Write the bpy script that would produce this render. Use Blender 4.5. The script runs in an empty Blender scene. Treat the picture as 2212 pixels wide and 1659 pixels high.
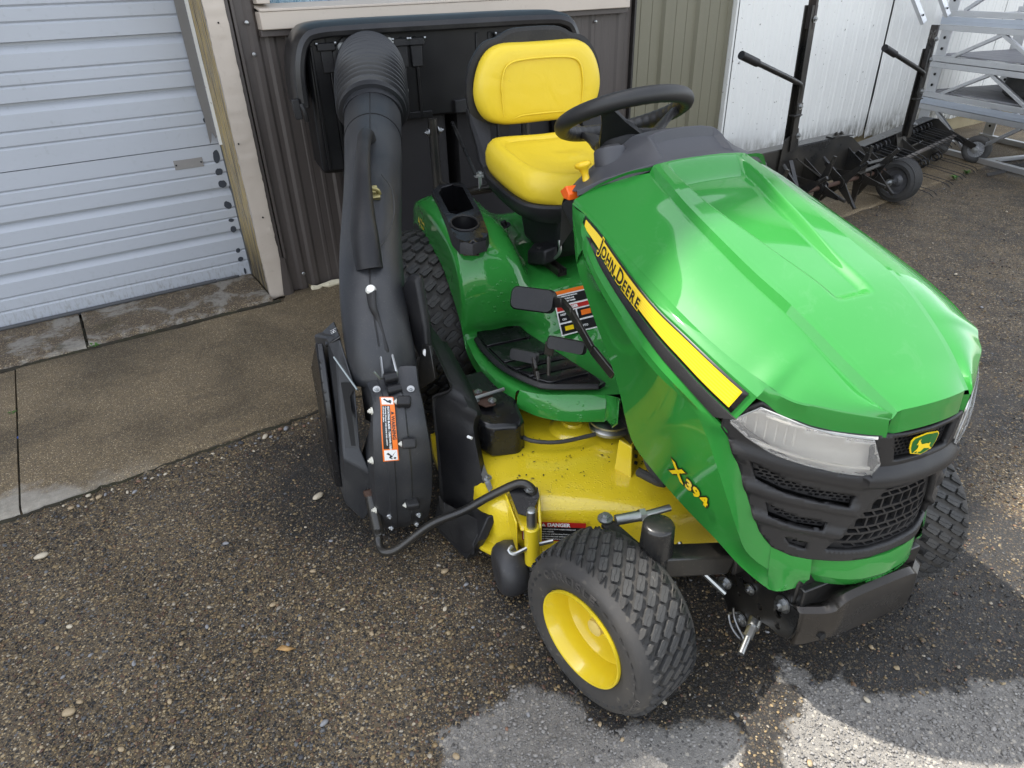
import bpy, bmesh, math, random
import numpy as np
from mathutils import Vector, Matrix
from mathutils.geometry import delaunay_2d_cdt
random.seed(7)
rng = np.random.default_rng(7)
C = bpy.context.scene.collection
SC = bpy.context.scene
PI = math.pi
# ------------------------------------------------------------------ camera
PITCH, ROLL = math.radians(31.1), math.radians(-1.85)
def cam_axes():
    c, s = math.cos(PITCH), math.sin(PITCH)
    cr, sr = math.cos(ROLL), math.sin(ROLL)
    def W(v):
        x = cr*v[0]+sr*v[1]; y = -sr*v[0]+cr*v[1]; z = v[2]
        return Vector((x, z*c-y*s, -z*s-y*c))
    return W((1, 0, 0)), W((0, -1, 0)), -W((0, 0, 1))
cd = bpy.data.cameras.new('camera'); cam = bpy.data.objects.new('camera', cd); C.objects.link(cam)
ax = cam_axes()
M = Matrix.Identity(4)
for i in range(3):
    for j in range(3): M[j][i] = ax[i][j]
M[2][3] = 1.4
cam.matrix_world = M
cd.sensor_width = 36; cd.lens = 36*1455/2212; cd.clip_start = .05; cd.clip_end = 400
SC.camera = cam
# ------------------------------------------------------------------ sky, sun, exposure
SUN_D = Vector((.4758, -.253, -1)).normalized()
world = bpy.data.worlds.new('World'); SC.world = world; world.use_nodes = True
wt = world.node_tree; bg = wt.nodes['Background']
sky = wt.nodes.new('ShaderNodeTexSky'); sky.sky_type = 'NISHITA'; sky.sun_disc = False
sky.sun_elevation = math.radians(61.7); sky.sun_rotation = math.atan2(-.4758, .253)
sky.dust_density = 1.2; sky.air_density = 1.0; sky.ozone_density = 1.0
hs = wt.nodes.new('ShaderNodeHueSaturation'); hs.inputs['Saturation'].default_value = .34   # thin even cloud
wt.links.new(sky.outputs[0], hs.inputs['Color']); wt.links.new(hs.outputs[0], bg.inputs[0])
bg.inputs[1].default_value = .15
sd = bpy.data.lights.new('sun', 'SUN'); so = bpy.data.objects.new('sun', sd); C.objects.link(so)
sd.energy = 2.3; sd.angle = math.radians(.9); sd.color = (1, .95, .87)
so.rotation_euler = SUN_D.to_track_quat('-Z', 'Y').to_euler(); so.location = (-3, 2, 8)
SC.view_settings.view_transform = 'Standard'; SC.view_settings.look = 'None'
SC.view_settings.gamma = 1; SC.view_settings.use_curve_mapping = False
SC.view_settings.exposure = 1.92
# ------------------------------------------------------------------ frames
AY, WY = math.radians(21.5), math.radians(32.3)
Lv = Vector((math.cos(AY), math.sin(AY), 0)); Fv = Vector((math.sin(AY), -math.cos(AY), 0))
MO = Lv*1.04+Fv*(-.80)
FM = (MO, math.atan2(Fv.y, Fv.x))                # mower frame: x forward, y to the mower's left
FB = (Vector((0, 0, 0)), WY)                     # building frame: x along the wall, y into the wall
# ------------------------------------------------------------------ helpers
def v3(p): return Vector((float(p[0]), float(p[1]), float(p[2])))
def cat(pts, n):                                  # Catmull-Rom resample by arc length
    P = np.array(pts, float)
    if len(P) < 3:
        t = np.linspace(0, 1, n)[:, None]; return P[0]*(1-t)+P[-1]*t
    Q = np.vstack([2*P[0]-P[1], P, 2*P[-1]-P[-2]])
    out = []
    for i in range(len(P)-1):
        p0, p1, p2, p3 = Q[i:i+4]
        t = np.linspace(0, 1, 24, endpoint=False)[:, None]
        out.append(.5*(2*p1+(p2-p0)*t+(2*p0-5*p1+4*p2-p3)*t*t+(3*p1-p0-3*p2+p3)*t**3))
    out = np.vstack(out+[P[-1:]])
    return lin(out, n)
def lin(P, n):
    P = np.array(P, float)
    d = np.r_[0, np.cumsum(np.linalg.norm(np.diff(P, axis=0), axis=1))]
    t = np.linspace(0, d[-1], n)
    return np.stack([np.interp(t, d, P[:, k]) for k in range(P.shape[1])], 1)
def frame_at(d):
    d = v3(d).normalized(); u = d.orthogonal().normalized(); return u, d.cross(u), d
class MB:
    def __init__(s): s.v = []; s.f = []; s.marks = []; s.objs = []
    def mark(s): s.marks.append((len(s.v), len(s.f))); return s    # what follows becomes an object of its own
    def add(s, vs, fs):
        o = len(s.v); s.v += [tuple(map(float, p)) for p in vs]; s.f += [tuple(i+o for i in f) for f in fs]; return s
    def box(s, c, d, rz=0, ry=0, rx=0):
        R = Matrix.Rotation(rz, 3, 'Z') @ Matrix.Rotation(ry, 3, 'Y') @ Matrix.Rotation(rx, 3, 'X')
        vs = [v3(c)+R @ Vector((x*d[0]/2, y*d[1]/2, z*d[2]/2)) for x in (-1, 1) for y in (-1, 1) for z in (-1, 1)]
        return s.add(vs, [(0, 1, 3, 2), (4, 6, 7, 5), (0, 4, 5, 1), (2, 3, 7, 6), (0, 2, 6, 4), (1, 5, 7, 3)])
    def bar(s, p, q, w, h, up=(0, 0, 1)):
        p, q = v3(p), v3(q); d = (q-p).normalized(); a = d.cross(v3(up))
        a = a.normalized() if a.length > 1e-4 else d.orthogonal().normalized()
        b = a.cross(d)
        vs = [e+a*i*w/2+b*j*h/2 for e in (p, q) for i, j in ((-1, -1), (1, -1), (1, 1), (-1, 1))]
        return s.add(vs, [(3, 2, 1, 0), (4, 5, 6, 7), (0, 1, 5, 4), (1, 2, 6, 5), (2, 3, 7, 6), (3, 0, 4, 7)])
    def tube(s, pts, r, seg=10, n=None, closed=False, caps=True, sy=1.0):
        P = cat(pts, n) if n else np.array(pts, float)
        P = [v3(p) for p in P]; m = len(P)
        rr = list(np.interp(np.linspace(0, 1, m), np.linspace(0, 1, len(r)), r)) if hasattr(r, '__len__') else [r]*m
        vs = []; u = None
        for i in range(m):
            a = P[(i-1) % m] if closed or i > 0 else P[i]; b = P[(i+1) % m] if closed or i < m-1 else P[i]
            d = (b-a).normalized()
            if u is None: u = d.orthogonal().normalized()
            u = (u-d*u.dot(d)).normalized(); w = d.cross(u)
            for k in range(seg):
                t = 2*PI*k/seg; vs.append(P[i]+(u*math.cos(t)+w*math.sin(t)*sy)*rr[i])
        fs = [(i*seg+k, i*seg+(k+1) % seg, ((i+1) % m)*seg+(k+1) % seg, ((i+1) % m)*seg+k)
              for i in range(m if closed else m-1) for k in range(seg)]
        if caps and not closed: fs += [tuple(range(seg-1, -1, -1)), tuple((m-1)*seg+k for k in range(seg))]
        return s.add(vs, fs)
    def cyl(s, p, q, r, seg=16, r2=None):
        return s.tube([p, q], [r, r if r2 is None else r2], seg)
    def lathe(s, prof, o, axis, seg=24, close=False, a0=0, a1=2*PI):     # prof: (radius, height along axis)
        u, w, d = frame_at(axis); o = v3(o); m = len(prof); full = abs(a1-a0-2*PI) < 1e-6
        ns = seg if full else seg+1
        vs = [o+d*h+(u*math.cos(a0+(a1-a0)*k/seg)+w*math.sin(a0+(a1-a0)*k/seg))*r for r, h in prof for k in range(ns)]
        fs = [(i*ns+k, i*ns+(k+1) % ns, (i+1) % m*ns+(k+1) % ns, (i+1) % m*ns+k)
              for i in range(m if close else m-1) for k in range(seg)]
        return s.add(vs, fs)
    def bolt(s, p, d, r=.008, h=.006, washer=True):
        s.mark(); d = v3(d).normalized(); p = v3(p)
        if washer: s.cyl(p-d*.002, p+d*.002, r*1.5, 14)
        s.cyl(p, p+d*h, r, 6); return s.cyl(p+d*h*.9, p+d*(h*1.5), r*.5, 8)
    def prism(s, poly, vec):
        n = len(poly); vec = v3(vec); P = [v3(p) for p in poly]
        return s.add(P+[p+vec for p in P], [tuple(range(n-1, -1, -1)), tuple(range(n, 2*n))] +
                     [(i, (i+1) % n, n+(i+1) % n, n+i) for i in range(n)])
    def sheet(s, G, flip=False):                     # grid of points -> quads
        m, n = len(G), len(G[0]); vs = [p for r in G for p in r]
        fs = [(i*n+j, i*n+j+1, (i+1)*n+j+1, (i+1)*n+j) for i in range(m-1) for j in range(n-1)]
        if flip: fs = [f[::-1] for f in fs]
        return s.add(vs, fs)
    def loft(s, lines, n=40, m=None, smooth=True, flip=False, keep=None):
        A = [cat(l, n) if smooth else lin(l, n) for l in lines]
        G = np.stack(A, 0)
        if m: G = np.stack([cat(G[:, j], m) for j in range(n)], 1)
        if keep is not None:
            M_, N_ = G.shape[:2]; vs = [p for r in G for p in r]; fs = []
            for i in range(M_-1):
                for j in range(N_-1):
                    c = (G[i, j]+G[i+1, j+1])/2
                    if keep(c): fs.append((i*N_+j, i*N_+j+1, (i+1)*N_+j+1, (i+1)*N_+j))
            if flip: fs = [f[::-1] for f in fs]
            return s.add(vs, fs)
        return s.sheet(G, flip)
    def mirror(s):                                   # add the copy mirrored at y=0
        o = len(s.v); s.v += [(x, -y, z) for x, y, z in s.v]; s.f += [tuple(i+o for i in f[::-1]) for f in list(s.f)]
        return s
    def mapped(s, fn): s.v = [tuple(fn(Vector(p))) for p in s.v]; return s
    def merge(s, other): return s.add(other.v, other.f)
    def build(s, name, mat, parent=None, ang=38, bev=0, solid=0, sub=0, off=-1, flat=False, label=None, seg=2, weld=False):
        if s.marks:
            cuts = sorted(set([(0, 0)]+s.marks+[(len(s.v), len(s.f))])); s.objs = []
            for (v0, f0), (v1, f1) in zip(cuts[:-1], cuts[1:]):
                if v1 == v0: continue
                m = MB(); m.v = s.v[v0:v1]; m.f = [tuple(i-v0 for i in f) for f in s.f[f0:f1]]
                m.build(name, mat, parent, ang, bev, solid, sub, off, flat, label, seg, weld); s.objs += m.objs
            return s.objs[0]
        me = bpy.data.meshes.new(name); me.from_pydata(s.v, [], s.f); me.update()
        if weld:
            b = bmesh.new(); b.from_mesh(me); bmesh.ops.remove_doubles(b, verts=b.verts, dist=1e-5); bmesh.ops.recalc_face_normals(b, faces=b.faces); b.to_mesh(me); b.free()
        o = obj(name, me, mat, parent, ang, bev, solid, sub, off, flat, label, seg); s.objs = [o]; return o
def obj(name, me, mat, parent=None, ang=38, bev=0, solid=0, sub=0, off=-1, flat=False, label=None, seg=2):
    o = bpy.data.objects.new(name, me); C.objects.link(o)
    for m_ in (mat if isinstance(mat, (list, tuple)) else [mat]): me.materials.append(m_)
    if not flat:
        me.polygons.foreach_set('use_smooth', [True]*len(me.polygons)); me.set_sharp_from_angle(angle=math.radians(ang))
    if parent is not None:
        o.parent = parent
        if 'base' in parent: o.location = tuple(-x for x in parent['base'])
    if solid:
        m = o.modifiers.new('thick', 'SOLIDIFY'); m.thickness = solid; m.offset = off
    if bev:
        m = o.modifiers.new('edge', 'BEVEL'); m.width = bev; m.segments = seg; m.limit_method = 'ANGLE'; m.angle_limit = math.radians(40)
        m.harden_normals = False
    if sub:
        m = o.modifiers.new('sub', 'SUBSURF'); m.levels = sub; m.render_levels = sub
    if label: o['label'] = label
    return o
def thing(name, label, cat_, frame=None, base=(0, 0, 0), group=None):
    o = bpy.data.objects.new(name, None); C.objects.link(o); o.empty_display_size = .1
    if frame:
        R = Matrix.Rotation(frame[1], 3, 'Z'); o.location = frame[0]+R @ v3(base); o.rotation_euler = (0, 0, frame[1])
    else: o.location = base
    o['base'] = tuple(float(x) for x in base)
    o['label'] = label; o['category'] = cat_
    if group: o['group'] = group
    return o
def tag(o, label=None, cat_=None, group=None, kind=None):
    if label: o['label'] = label
    if cat_: o['category'] = cat_
    if group: o['group'] = group
    if kind: o['kind'] = kind
    return o
def inframe(o, frame, base=(0, 0, 0)):
    R = Matrix.Rotation(frame[1], 3, 'Z'); o.location = frame[0]+R @ v3(base); o.rotation_euler = (0, 0, frame[1]); return o
def inside(p, poly):
    x, y = p; r = False; n = len(poly); j = n-1
    for i in range(n):
        xi, yi = poly[i]; xj, yj = poly[j]
        if (yi > y) != (yj > y) and x < (xj-xi)*(y-yi)/(yj-yi)+xi: r = not r
        j = i
    return r
def densify(poly, sp):
    out = []
    for i in range(len(poly)):
        a, b = np.array(poly[i], float), np.array(poly[(i+1) % len(poly)], float)
        k = max(1, int(np.ceil(np.linalg.norm(b-a)/sp)))
        out += [tuple(a+(b-a)*t/k) for t in range(k)]
    return out
def plate(outer, holes, sp, fn):                      # polygon with holes, triangulated with inner grid points, mapped by fn(u,v)
    vs = []; es = []
    loops = [densify(outer, sp)]+[densify(h, sp) for h in holes]
    for l in loops:
        o = len(vs); vs += l; es += [(o+i, o+(i+1) % len(l)) for i in range(len(l))]
    xs = [p[0] for p in loops[0]]; ys = [p[1] for p in loops[0]]
    x = min(xs)+sp/2
    while x < max(xs):
        y = min(ys)+sp/2
        while y < max(ys):
            if inside((x, y), outer) and not any(inside((x, y), h) for h in holes): vs.append((x, y))
            y += sp
        x += sp
    r = delaunay_2d_cdt([Vector(p) for p in vs], es, [], 0, 1e-6)
    V, F = r[0], r[2]; fs = []
    for f in F:
        c = (sum(V[i][0] for i in f)/len(f), sum(V[i][1] for i in f)/len(f))
        if inside(c, outer) and not any(inside(c, h) for h in holes): fs.append(tuple(f))
    m = MB(); m.add([fn(p[0], p[1]) for p in V], fs); return m
def circ(cx, cy, r, n=14, ry=None): return [(cx+r*math.cos(2*PI*k/n), cy+(ry or r)*math.sin(2*PI*k/n)) for k in range(n)]
def rrect(x0, y0, x1, y1, r, n=4):
    out = []
    for cx, cy, a in ((x1-r, y1-r, 0), (x0+r, y1-r, 90), (x0+r, y0+r, 180), (x1-r, y0+r, 270)):
        out += [(cx+r*math.cos(math.radians(a+90*k/n)), cy+r*math.sin(math.radians(a+90*k/n))) for k in range(n+1)]
    return out
def textmb(txt, fn, size=1.0, bold=0.0, align='LEFT', depth=0.0, space=1.0):
    cu = bpy.data.curves.new('t', 'FONT'); cu.body = txt; cu.size = size; cu.offset = bold; cu.align_x = align
    cu.space_character = space; cu.resolution_u = 3; cu.extrude = depth
    o = bpy.data.objects.new('t', cu); C.objects.link(o)
    dg = bpy.context.evaluated_depsgraph_get(); me = o.evaluated_get(dg).to_mesh()
    m = MB(); m.add([fn(v.co.x, v.co.y, v.co.z) for v in me.vertices], [tuple(p.vertices) for p in me.polygons])
    w = max((v.co.x for v in me.vertices), default=0)
    o.evaluated_get(dg).to_mesh_clear(); bpy.data.objects.remove(o); bpy.data.curves.remove(cu)
    m.width = w; return m
# ------------------------------------------------------------------ materials
def mat(name, col, rough=.5, metal=0, coat=0, coat_r=.05, spec=.5):
    m = bpy.data.materials.new(name); m.use_nodes = True; b = m.node_tree.nodes['Principled BSDF']
    b.inputs['Base Color'].default_value = (*col, 1); b.inputs['Roughness'].default_value = rough
    b.inputs['Metallic'].default_value = metal; b.inputs['Coat Weight'].default_value = coat
    b.inputs['Coat Roughness'].default_value = coat_r; b.inputs['Specular IOR Level'].default_value = spec
    m.diffuse_color = (*col, 1); return m
class N:
    def __init__(s, m): s.t = m.node_tree; s.b = s.t.nodes['Principled BSDF']
    def n(s, ty, **k):
        x = s.t.nodes.new(ty)
        for a, b in k.items():
            if a.startswith('i_'):
                key = a[2:]; key = int(key) if key.isdigit() else key.replace('_', ' ')
                if hasattr(b, 'is_linked') or isinstance(b, bpy.types.NodeSocket): s.t.links.new(b, x.inputs[key])
                else: x.inputs[key].default_value = b
            else: setattr(x, a, b)
        return x
    def link(s, a, b): s.t.links.new(a, b)
    def coord(s, w='Object', scale=(1, 1, 1)):
        tc = s.n('ShaderNodeTexCoord'); mp = s.n('ShaderNodeMapping', i_Vector=tc.outputs[w]); mp.inputs['Scale'].default_value = scale
        return mp.outputs[0]
    def noise(s, co, sc, det=4, rough=.55, dist=0):
        return s.n('ShaderNodeTexNoise', i_Vector=co, i_Scale=sc, i_Detail=det, i_Roughness=rough, i_Distortion=dist)
    def ramp(s, fac, stops, interp='LINEAR'):
        r = s.n('ShaderNodeValToRGB', i_0=fac); r.color_ramp.interpolation = interp
        el = r.color_ramp.elements
        while len(el) < len(stops): el.new(.5)
        for e, (p, c) in zip(el, stops):
            e.position = p; e.color = (*c, 1) if hasattr(c, '__len__') else (c, c, c, 1)
        return r.outputs[0]
    def mix(s, f, a, b, ty='RGBA', blend='MIX'):
        x = s.n('ShaderNodeMix', data_type=ty, blend_type=blend) if ty == 'RGBA' else s.n('ShaderNodeMix', data_type=ty)
        i = {'RGBA': (0, 6, 7, 2), 'FLOAT': (0, 2, 3, 0)}[ty]
        for k, v in zip(i[:3], (f, a, b)):
            if isinstance(v, bpy.types.NodeSocket): s.link(v, x.inputs[k])
            else: x.inputs[k].default_value = (*v, 1) if (hasattr(v, '__len__') and len(v) == 3) else v
        return x.outputs[i[3]]
    def math(s, op, a, b=0.0, clamp=False):
        x = s.n('ShaderNodeMath', operation=op, use_clamp=clamp)
        for k, v in enumerate((a, b)):
            if isinstance(v, bpy.types.NodeSocket): s.link(v, x.inputs[k])
            else: x.inputs[k].default_value = v
        return x.outputs[0]
    def bump(s, h, st=.3, d=.01, prev=None):
        x = s.n('ShaderNodeBump', i_Height=h, i_Strength=st, i_Distance=d)
        if prev: s.link(prev, x.inputs['Normal'])
        return x.outputs[0]
    def out(s, col=None, rough=None, nrm=None, coatn=None):
        if col: s.link(col, s.b.inputs['Base Color'])
        if rough: s.link(rough, s.b.inputs['Roughness'])
        if nrm: s.link(nrm, s.b.inputs['Normal'])
        if coatn: s.link(coatn, s.b.inputs['Coat Normal'])
def speckle(m, col, dust, amt=.5, sc=160, grain=0, grain_d=.0006, patch=6):
    """dust flecks and uneven wear over a base colour, plus moulded grain"""
    n = N(m); co = n.coord()
    v = n.noise(co, sc, 2); p = n.noise(co, patch, 4)
    f = n.ramp(v.outputs[0], [(.60, 0.), (.72, 1.)])
    g = n.ramp(p.outputs[0], [(.38, .15), (.7, 1.)])
    f = n.math('MULTIPLY', n.math('MULTIPLY', f, g), amt)
    f2 = n.math('MULTIPLY', n.ramp(p.outputs[0], [(.42, 0.), (.75, 1.)]), amt*.35)
    col2 = n.mix(n.math('MAXIMUM', f, f2), col, dust)
    r0 = n.b.inputs['Roughness'].default_value
    rr = n.mix(p.outputs[0], max(.02, r0-.12), min(1, r0+.12), 'FLOAT')
    nr = None
    if grain: nr = n.bump(n.noise(co, grain, 2).outputs[0], .5, grain_d)
    n.out(col2, rr, nr); return m
def wetpaint(m, drops=True, scale=70):
    n = N(m); co = n.coord()
    p = n.noise(co, 2.2, 2)
    big = n.bump(p.outputs[0], .12, .02)
    if drops:
        v = n.n('ShaderNodeTexVoronoi', i_Vector=co, i_Scale=scale, feature='F1'); v.inputs['Randomness'].default_value = 1
        sz = n.n('ShaderNodeSeparateColor', i_0=v.outputs['Color'])
        rad = n.math('MULTIPLY', sz.outputs[0], .42)
        h = n.math('MAXIMUM', n.math('SUBTRACT', rad, v.outputs['Distance']), 0.0)
        h = n.math('POWER', h, .5)
        msk = n.ramp(n.noise(co, 5, 3).outputs[0], [(.44, 0.), (.6, 1.)])
        h = n.math('MULTIPLY', h, msk)
        bn = n.bump(h, .9, .004)
        n.out(None, None, bn, bn)
    else:
        pass
    return m
GREEN = (.022, .205, .030); YEL = (.72, .54, .018)
green = mat('green_paint', GREEN, .62, 0, 1.0, .05, .15)
green_wet = wetpaint(mat('green_paint_wet', GREEN, .62, 0, 1.0, .03, .15))
def scuffed(m):
    n = N(m); co = n.coord()
    s = n.noise(co, 16, 5, .7, 1.5); p = n.noise(co, 4, 3)
    f = n.math('MULTIPLY', n.ramp(s.outputs[0], [(.55, 0.), (.8, 1.)]), n.ramp(p.outputs[0], [(.4, 0.), (.7, 1.)]))
    n.link(n.mix(f, .03, .11, 'FLOAT'), n.b.inputs['Coat Roughness']); n.out(n.mix(n.math('MULTIPLY', f, .14), GREEN, (.25, .40, .27)))
    return m
scuffed(green)
yellow = mat('yellow_paint', YEL, .3, 0, .6, .08)
def deckpaint():
    m = mat('yellow_deck_paint', YEL, .3, 0, .8, .06); n = N(m); co = n.coord()
    d = n.noise(co, 38, 5, .65); p = n.noise(co, 3.2, 3)
    f = n.math('MULTIPLY', n.ramp(d.outputs[0], [(.62, 0.), (.72, 1.)]), n.ramp(p.outputs[0], [(.48, 0.), (.68, 1.)]))
    col = n.mix(n.math('MULTIPLY', f, .75), YEL, (.10, .075, .035))
    v = n.n('ShaderNodeTexVoronoi', i_Vector=co, i_Scale=110.0)
    h = n.math('POWER', n.math('MAXIMUM', n.math('SUBTRACT', .3, v.outputs['Distance']), 0.0), .5)
    n.out(col, None, n.bump(h, .5, .003)); return m
deck_m = deckpaint()
vinyl = speckle(mat('yellow_vinyl', (.72, .53, .03), .42, 0, 0, 0, .45), (.72, .53, .03), (.66, .50, .06), .3, 90, 900, .0003)
def wrinkle(m):
    n = N(m); co = n.coord(); b0 = n.b.inputs['Normal'].links[0].from_node
    h = n.noise(co, 11, 3, .5, .8); b1 = n.bump(h.outputs[0], .22, .012); n.link(b1, b0.inputs['Normal'])
    c0 = n.b.inputs['Base Color'].links[0].from_socket
    d = n.ramp(n.noise(co, 55, 4, .7).outputs[0], [(.66, 0.), (.74, 1.)])
    n.out(n.mix(n.math('MULTIPLY', d, .35), c0, (.40, .30, .06)))
wrinkle(vinyl)
black = speckle(mat('black_plastic', (.012, .012, .0135), .46, spec=.32), (.012, .012, .0135), (.10, .095, .085), .6, 260, 700, .0006)
chute_m = speckle(mat('chute_plastic', (.020, .0215, .025), .44, spec=.5), (.020, .0215, .025), (.11, .105, .095), .75, 240, 600, .0007)
black_wet = speckle(wetpaint(mat('black_plastic_wet', (.008, .008, .009), .25)), (.008, .008, .009), (.05, .05, .05), .2, 200)
bagblack = speckle(mat('black_hopper_plastic', (.006, .006, .007), .34, spec=.3), (.006, .006, .007), (.035, .034, .03), .4, 200)
trimblack = speckle(mat('grained_black_trim', (.018, .0175, .018), .42, spec=.4), (.018, .0175, .018), (.09, .085, .08), .3, 300, 1100, .0006)
grey_pl = speckle(mat('charcoal_dash_plastic', (.045, .046, .052), .5), (.045, .046, .052), (.10, .10, .10), .3, 200, 900, .0004)
steel_blk = speckle(mat('black_painted_steel', (.012, .012, .012), .30), (.012, .012, .012), (.12, .10, .07), .7, 180)
rubber = speckle(mat('tyre_rubber', (.030, .030, .030), .68), (.030, .030, .030), (.15, .135, .115), .65, 110, 500, .0005, 9)
sidewall = speckle(mat('tyre_sidewall_dusty', (.035, .033, .031), .75), (.035, .033, .031), (.16, .14, .11), .6, 60, 400, .0004, 7)
zinc = speckle(mat('zinc_plated_steel', (.42, .43, .43), .40, 1.0), (.42, .43, .43), (.25, .23, .2), .5, 120)
alu = speckle(mat('aluminium_extrusion', (.62, .63, .65), .42, .85), (.62, .63, .65), (.42, .41, .39), .6, 40, 0, 0, 3)
dark = mat('dark_cavity', (.004, .004, .004), .8)
rust = speckle(mat('rusty_steel', (.05, .024, .014), .8), (.05, .024, .014), (.02, .015, .012), .8, 60)
orange = mat('orange_plastic', (.85, .13, .012), .35)
white_l = mat('white_label', (.80, .80, .78), .4); black_l = mat('black_label', (.01, .01, .01), .35)
orange_l = mat('orange_label', (.85, .18, .015), .35); red_l = mat('red_label', (.45, .02, .015), .35)
yel_l = mat('yellow_decal', (.85, .60, .01), .3, 0, .6); grn_l = mat('green_decal', (.01, .12, .02), .3)
lens_m = mat('clear_headlamp_lens', (.88, .87, .85), .07); lens_m.node_tree.nodes['Principled BSDF'].inputs['Transmission Weight'].default_value = .90
lens_m.node_tree.nodes['Principled BSDF'].inputs['IOR'].default_value = 1.3
refl_m = speckle(mat('headlamp_reflector', (.78, .75, .69), .4, .15), (.78, .75, .69), (.36, .32, .26), .7, 8)
# ================================================================== GROUND
def aggregate(name, binder, stones, scale, wet, grain=1.0, dryattr=False):
    m = mat(name, binder, .75); n = N(m); co = n.coord()
    big = n.noise(co, 1.3, 4); mid = n.noise(co, 9, 4)
    v1 = n.n('ShaderNodeTexVoronoi', i_Vector=co, i_Scale=scale); v2 = n.n('ShaderNodeTexVoronoi', i_Vector=co, i_Scale=scale*2.3)
    fine = n.noise(co, scale*3.5, 2)
    def st(v, r):
        c = n.n('ShaderNodeSeparateColor', i_0=v.outputs['Color'])
        col = n.ramp(c.outputs[0], stones, 'CONSTANT')
        size = n.math('ADD', n.math('MULTIPLY', c.outputs[1], r), .26)
        f = n.math('MULTIPLY', n.math('SUBTRACT', size, v.outputs['Distance']), 9.0, True)
        return col, f
    c1, f1 = st(v1, .36); c2, f2 = st(v2, .44)
    bcol = n.mix(fine.outputs[0], tuple(x*.55 for x in binder), tuple(min(1, x*1.5) for x in binder))
    bcol = n.mix(n.ramp(big.outputs[0], [(.35, 0.), (.65, 1.)]), n.mix(.5, bcol, tuple(x*.5 for x in binder)), bcol)
    col = n.mix(f2, bcol, c2); col = n.mix(f1, col, c1)
    h = n.math('MAXIMUM', n.math('MULTIPLY', f1, .7), n.math('MULTIPLY', f2, .45))
    h = n.math('ADD', h, n.math('MULTIPLY', fine.outputs[0], .5))
    rough = n.mix(mid.outputs[0], max(.1, .62-wet), .95-wet*.4, 'FLOAT')
    if dryattr:
        at = n.n('ShaderNodeAttribute', attribute_name='dry').outputs['Fac']
        tn = n.n('ShaderNodeAttribute', attribute_name='tan').outputs['Fac']
        rag = n.noise(co, 26, 5, .7)
        edge = n.math('ADD', n.math('ADD', at, n.math('MULTIPLY', n.math('SUBTRACT', mid.outputs[0], .5), 1.1)), n.math('MULTIPLY', n.math('SUBTRACT', rag.outputs[0], .5), .8))
        tf0 = n.ramp(n.math('ADD', tn, n.math('MULTIPLY', n.math('SUBTRACT', n.noise(co, 5.0, 5, .65).outputs[0], .5), 1.3)), [(.12, .26), (.75, 1.)])
        col = n.mix(n.math('MULTIPLY', f1, tf0), n.mix(n.math('MULTIPLY', f2, n.math('MULTIPLY', tf0, .75)), bcol, c2), c1)
        d = n.ramp(edge, [(.38, 0.), (.50, .55), (.64, 1.)])
        cs = n.n('ShaderNodeSeparateColor', i_0=v1.outputs['Color'])
        pale = n.ramp(cs.outputs[2], [(0, (.17, .16, .145)), (.4, (.26, .245, .22)), (.7, (.36, .33, .28)), (.86, (.09, .085, .08))], 'CONSTANT')
        pal = n.mix(f1, n.mix(f2, n.mix(fine.outputs[0], (.10, .095, .088), (.30, .285, .26)), (.24, .225, .20)), pale)
        col = n.mix(n.math('MULTIPLY', d, .92), col, pal)
        tf = n.math('ADD', tn, n.math('MULTIPLY', n.math('SUBTRACT', n.noise(co, 3.5, 5, .65).outputs[0], .5), 1.5))
        sand = n.mix(f2, n.mix(fine.outputs[0], (.055, .041, .025), (.165, .122, .070)), c2)
        sand = n.mix(f1, sand, c1)
        col = n.mix(n.math('MULTIPLY', n.ramp(tf, [(.3, 0.), (.75, 1.)]), .85), col, n.mix(d, sand, pal))
        rough = n.mix(d, rough, .95, 'FLOAT')
    n.out(col, rough, n.bump(h, .55*grain, .004)); return m
STONES = [(0, (.013, .012, .011)), (.34, (.055, .040, .024)), (.48, (.14, .093, .042)), (.62, (.25, .178, .085)), (.75, (.10, .052, .028)), (.81, (.34, .265, .155)), (.90, (.115, .115, .115)), (.965, (.42, .36, .26))]
asph = aggregate('wet_asphalt', (.016, .0145, .013), STONES, 125, .26, 1.15, True)
asph_far = aggregate('asphalt_far', (.045, .040, .034), STONES, 105, .1)
CST = [(0, (.075, .056, .034)), (.25, (.15, .108, .058)), (.5, (.22, .165, .09)), (.66, (.05, .04, .028)), (.8, (.34, .275, .175)), (.93, (.12, .10, .08))]
def apron_m():
    m = aggregate('exposed_aggregate_concrete', (.100, .073, .040), CST, 230, .12, .8); n = N(m); co = n.coord()
    base = n.b.inputs['Base Color'].links[0].from_socket
    st = n.ramp(n.noise(co, 1.7, 6, .65, .5).outputs[0], [(.36, .85), (.52, 1.35), (.68, 1.75)])
    c = n.mix(1.0, base, st, blend='MULTIPLY')
    drk = n.ramp(n.noise(n.coord('Object', (1, 3.5, 1)), 2.4, 5, .6).outputs[0], [(.60, 0.), (.74, 1.)])
    c = n.mix(n.math('MULTIPLY', drk, .55), c, (.045, .034, .024))
    g = n.n('ShaderNodeSeparateXYZ', i_0=co)
    # worn pale lip along the front edge
    lip = n.math('MULTIPLY', n.math('SUBTRACT', 2.30, n.math('ADD', g.outputs[1], n.math('MULTIPLY', n.math('SUBTRACT', n.noise(co, 3.1, 5, .7).outputs[0], .5), .42))), 16, True)
    lw_ = n.math('MULTIPLY', n.math('SUBTRACT', -.02, g.outputs[0]), 3.0, True)
    c = n.mix(n.math('MULTIPLY', n.math('MULTIPLY', lip, lw_), .85), c, n.mix(n.noise(co, 60, 3).outputs[0], (.20, .18, .15), (.42, .39, .33)))
    n.out(c); return m
conc = apron_m()
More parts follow.
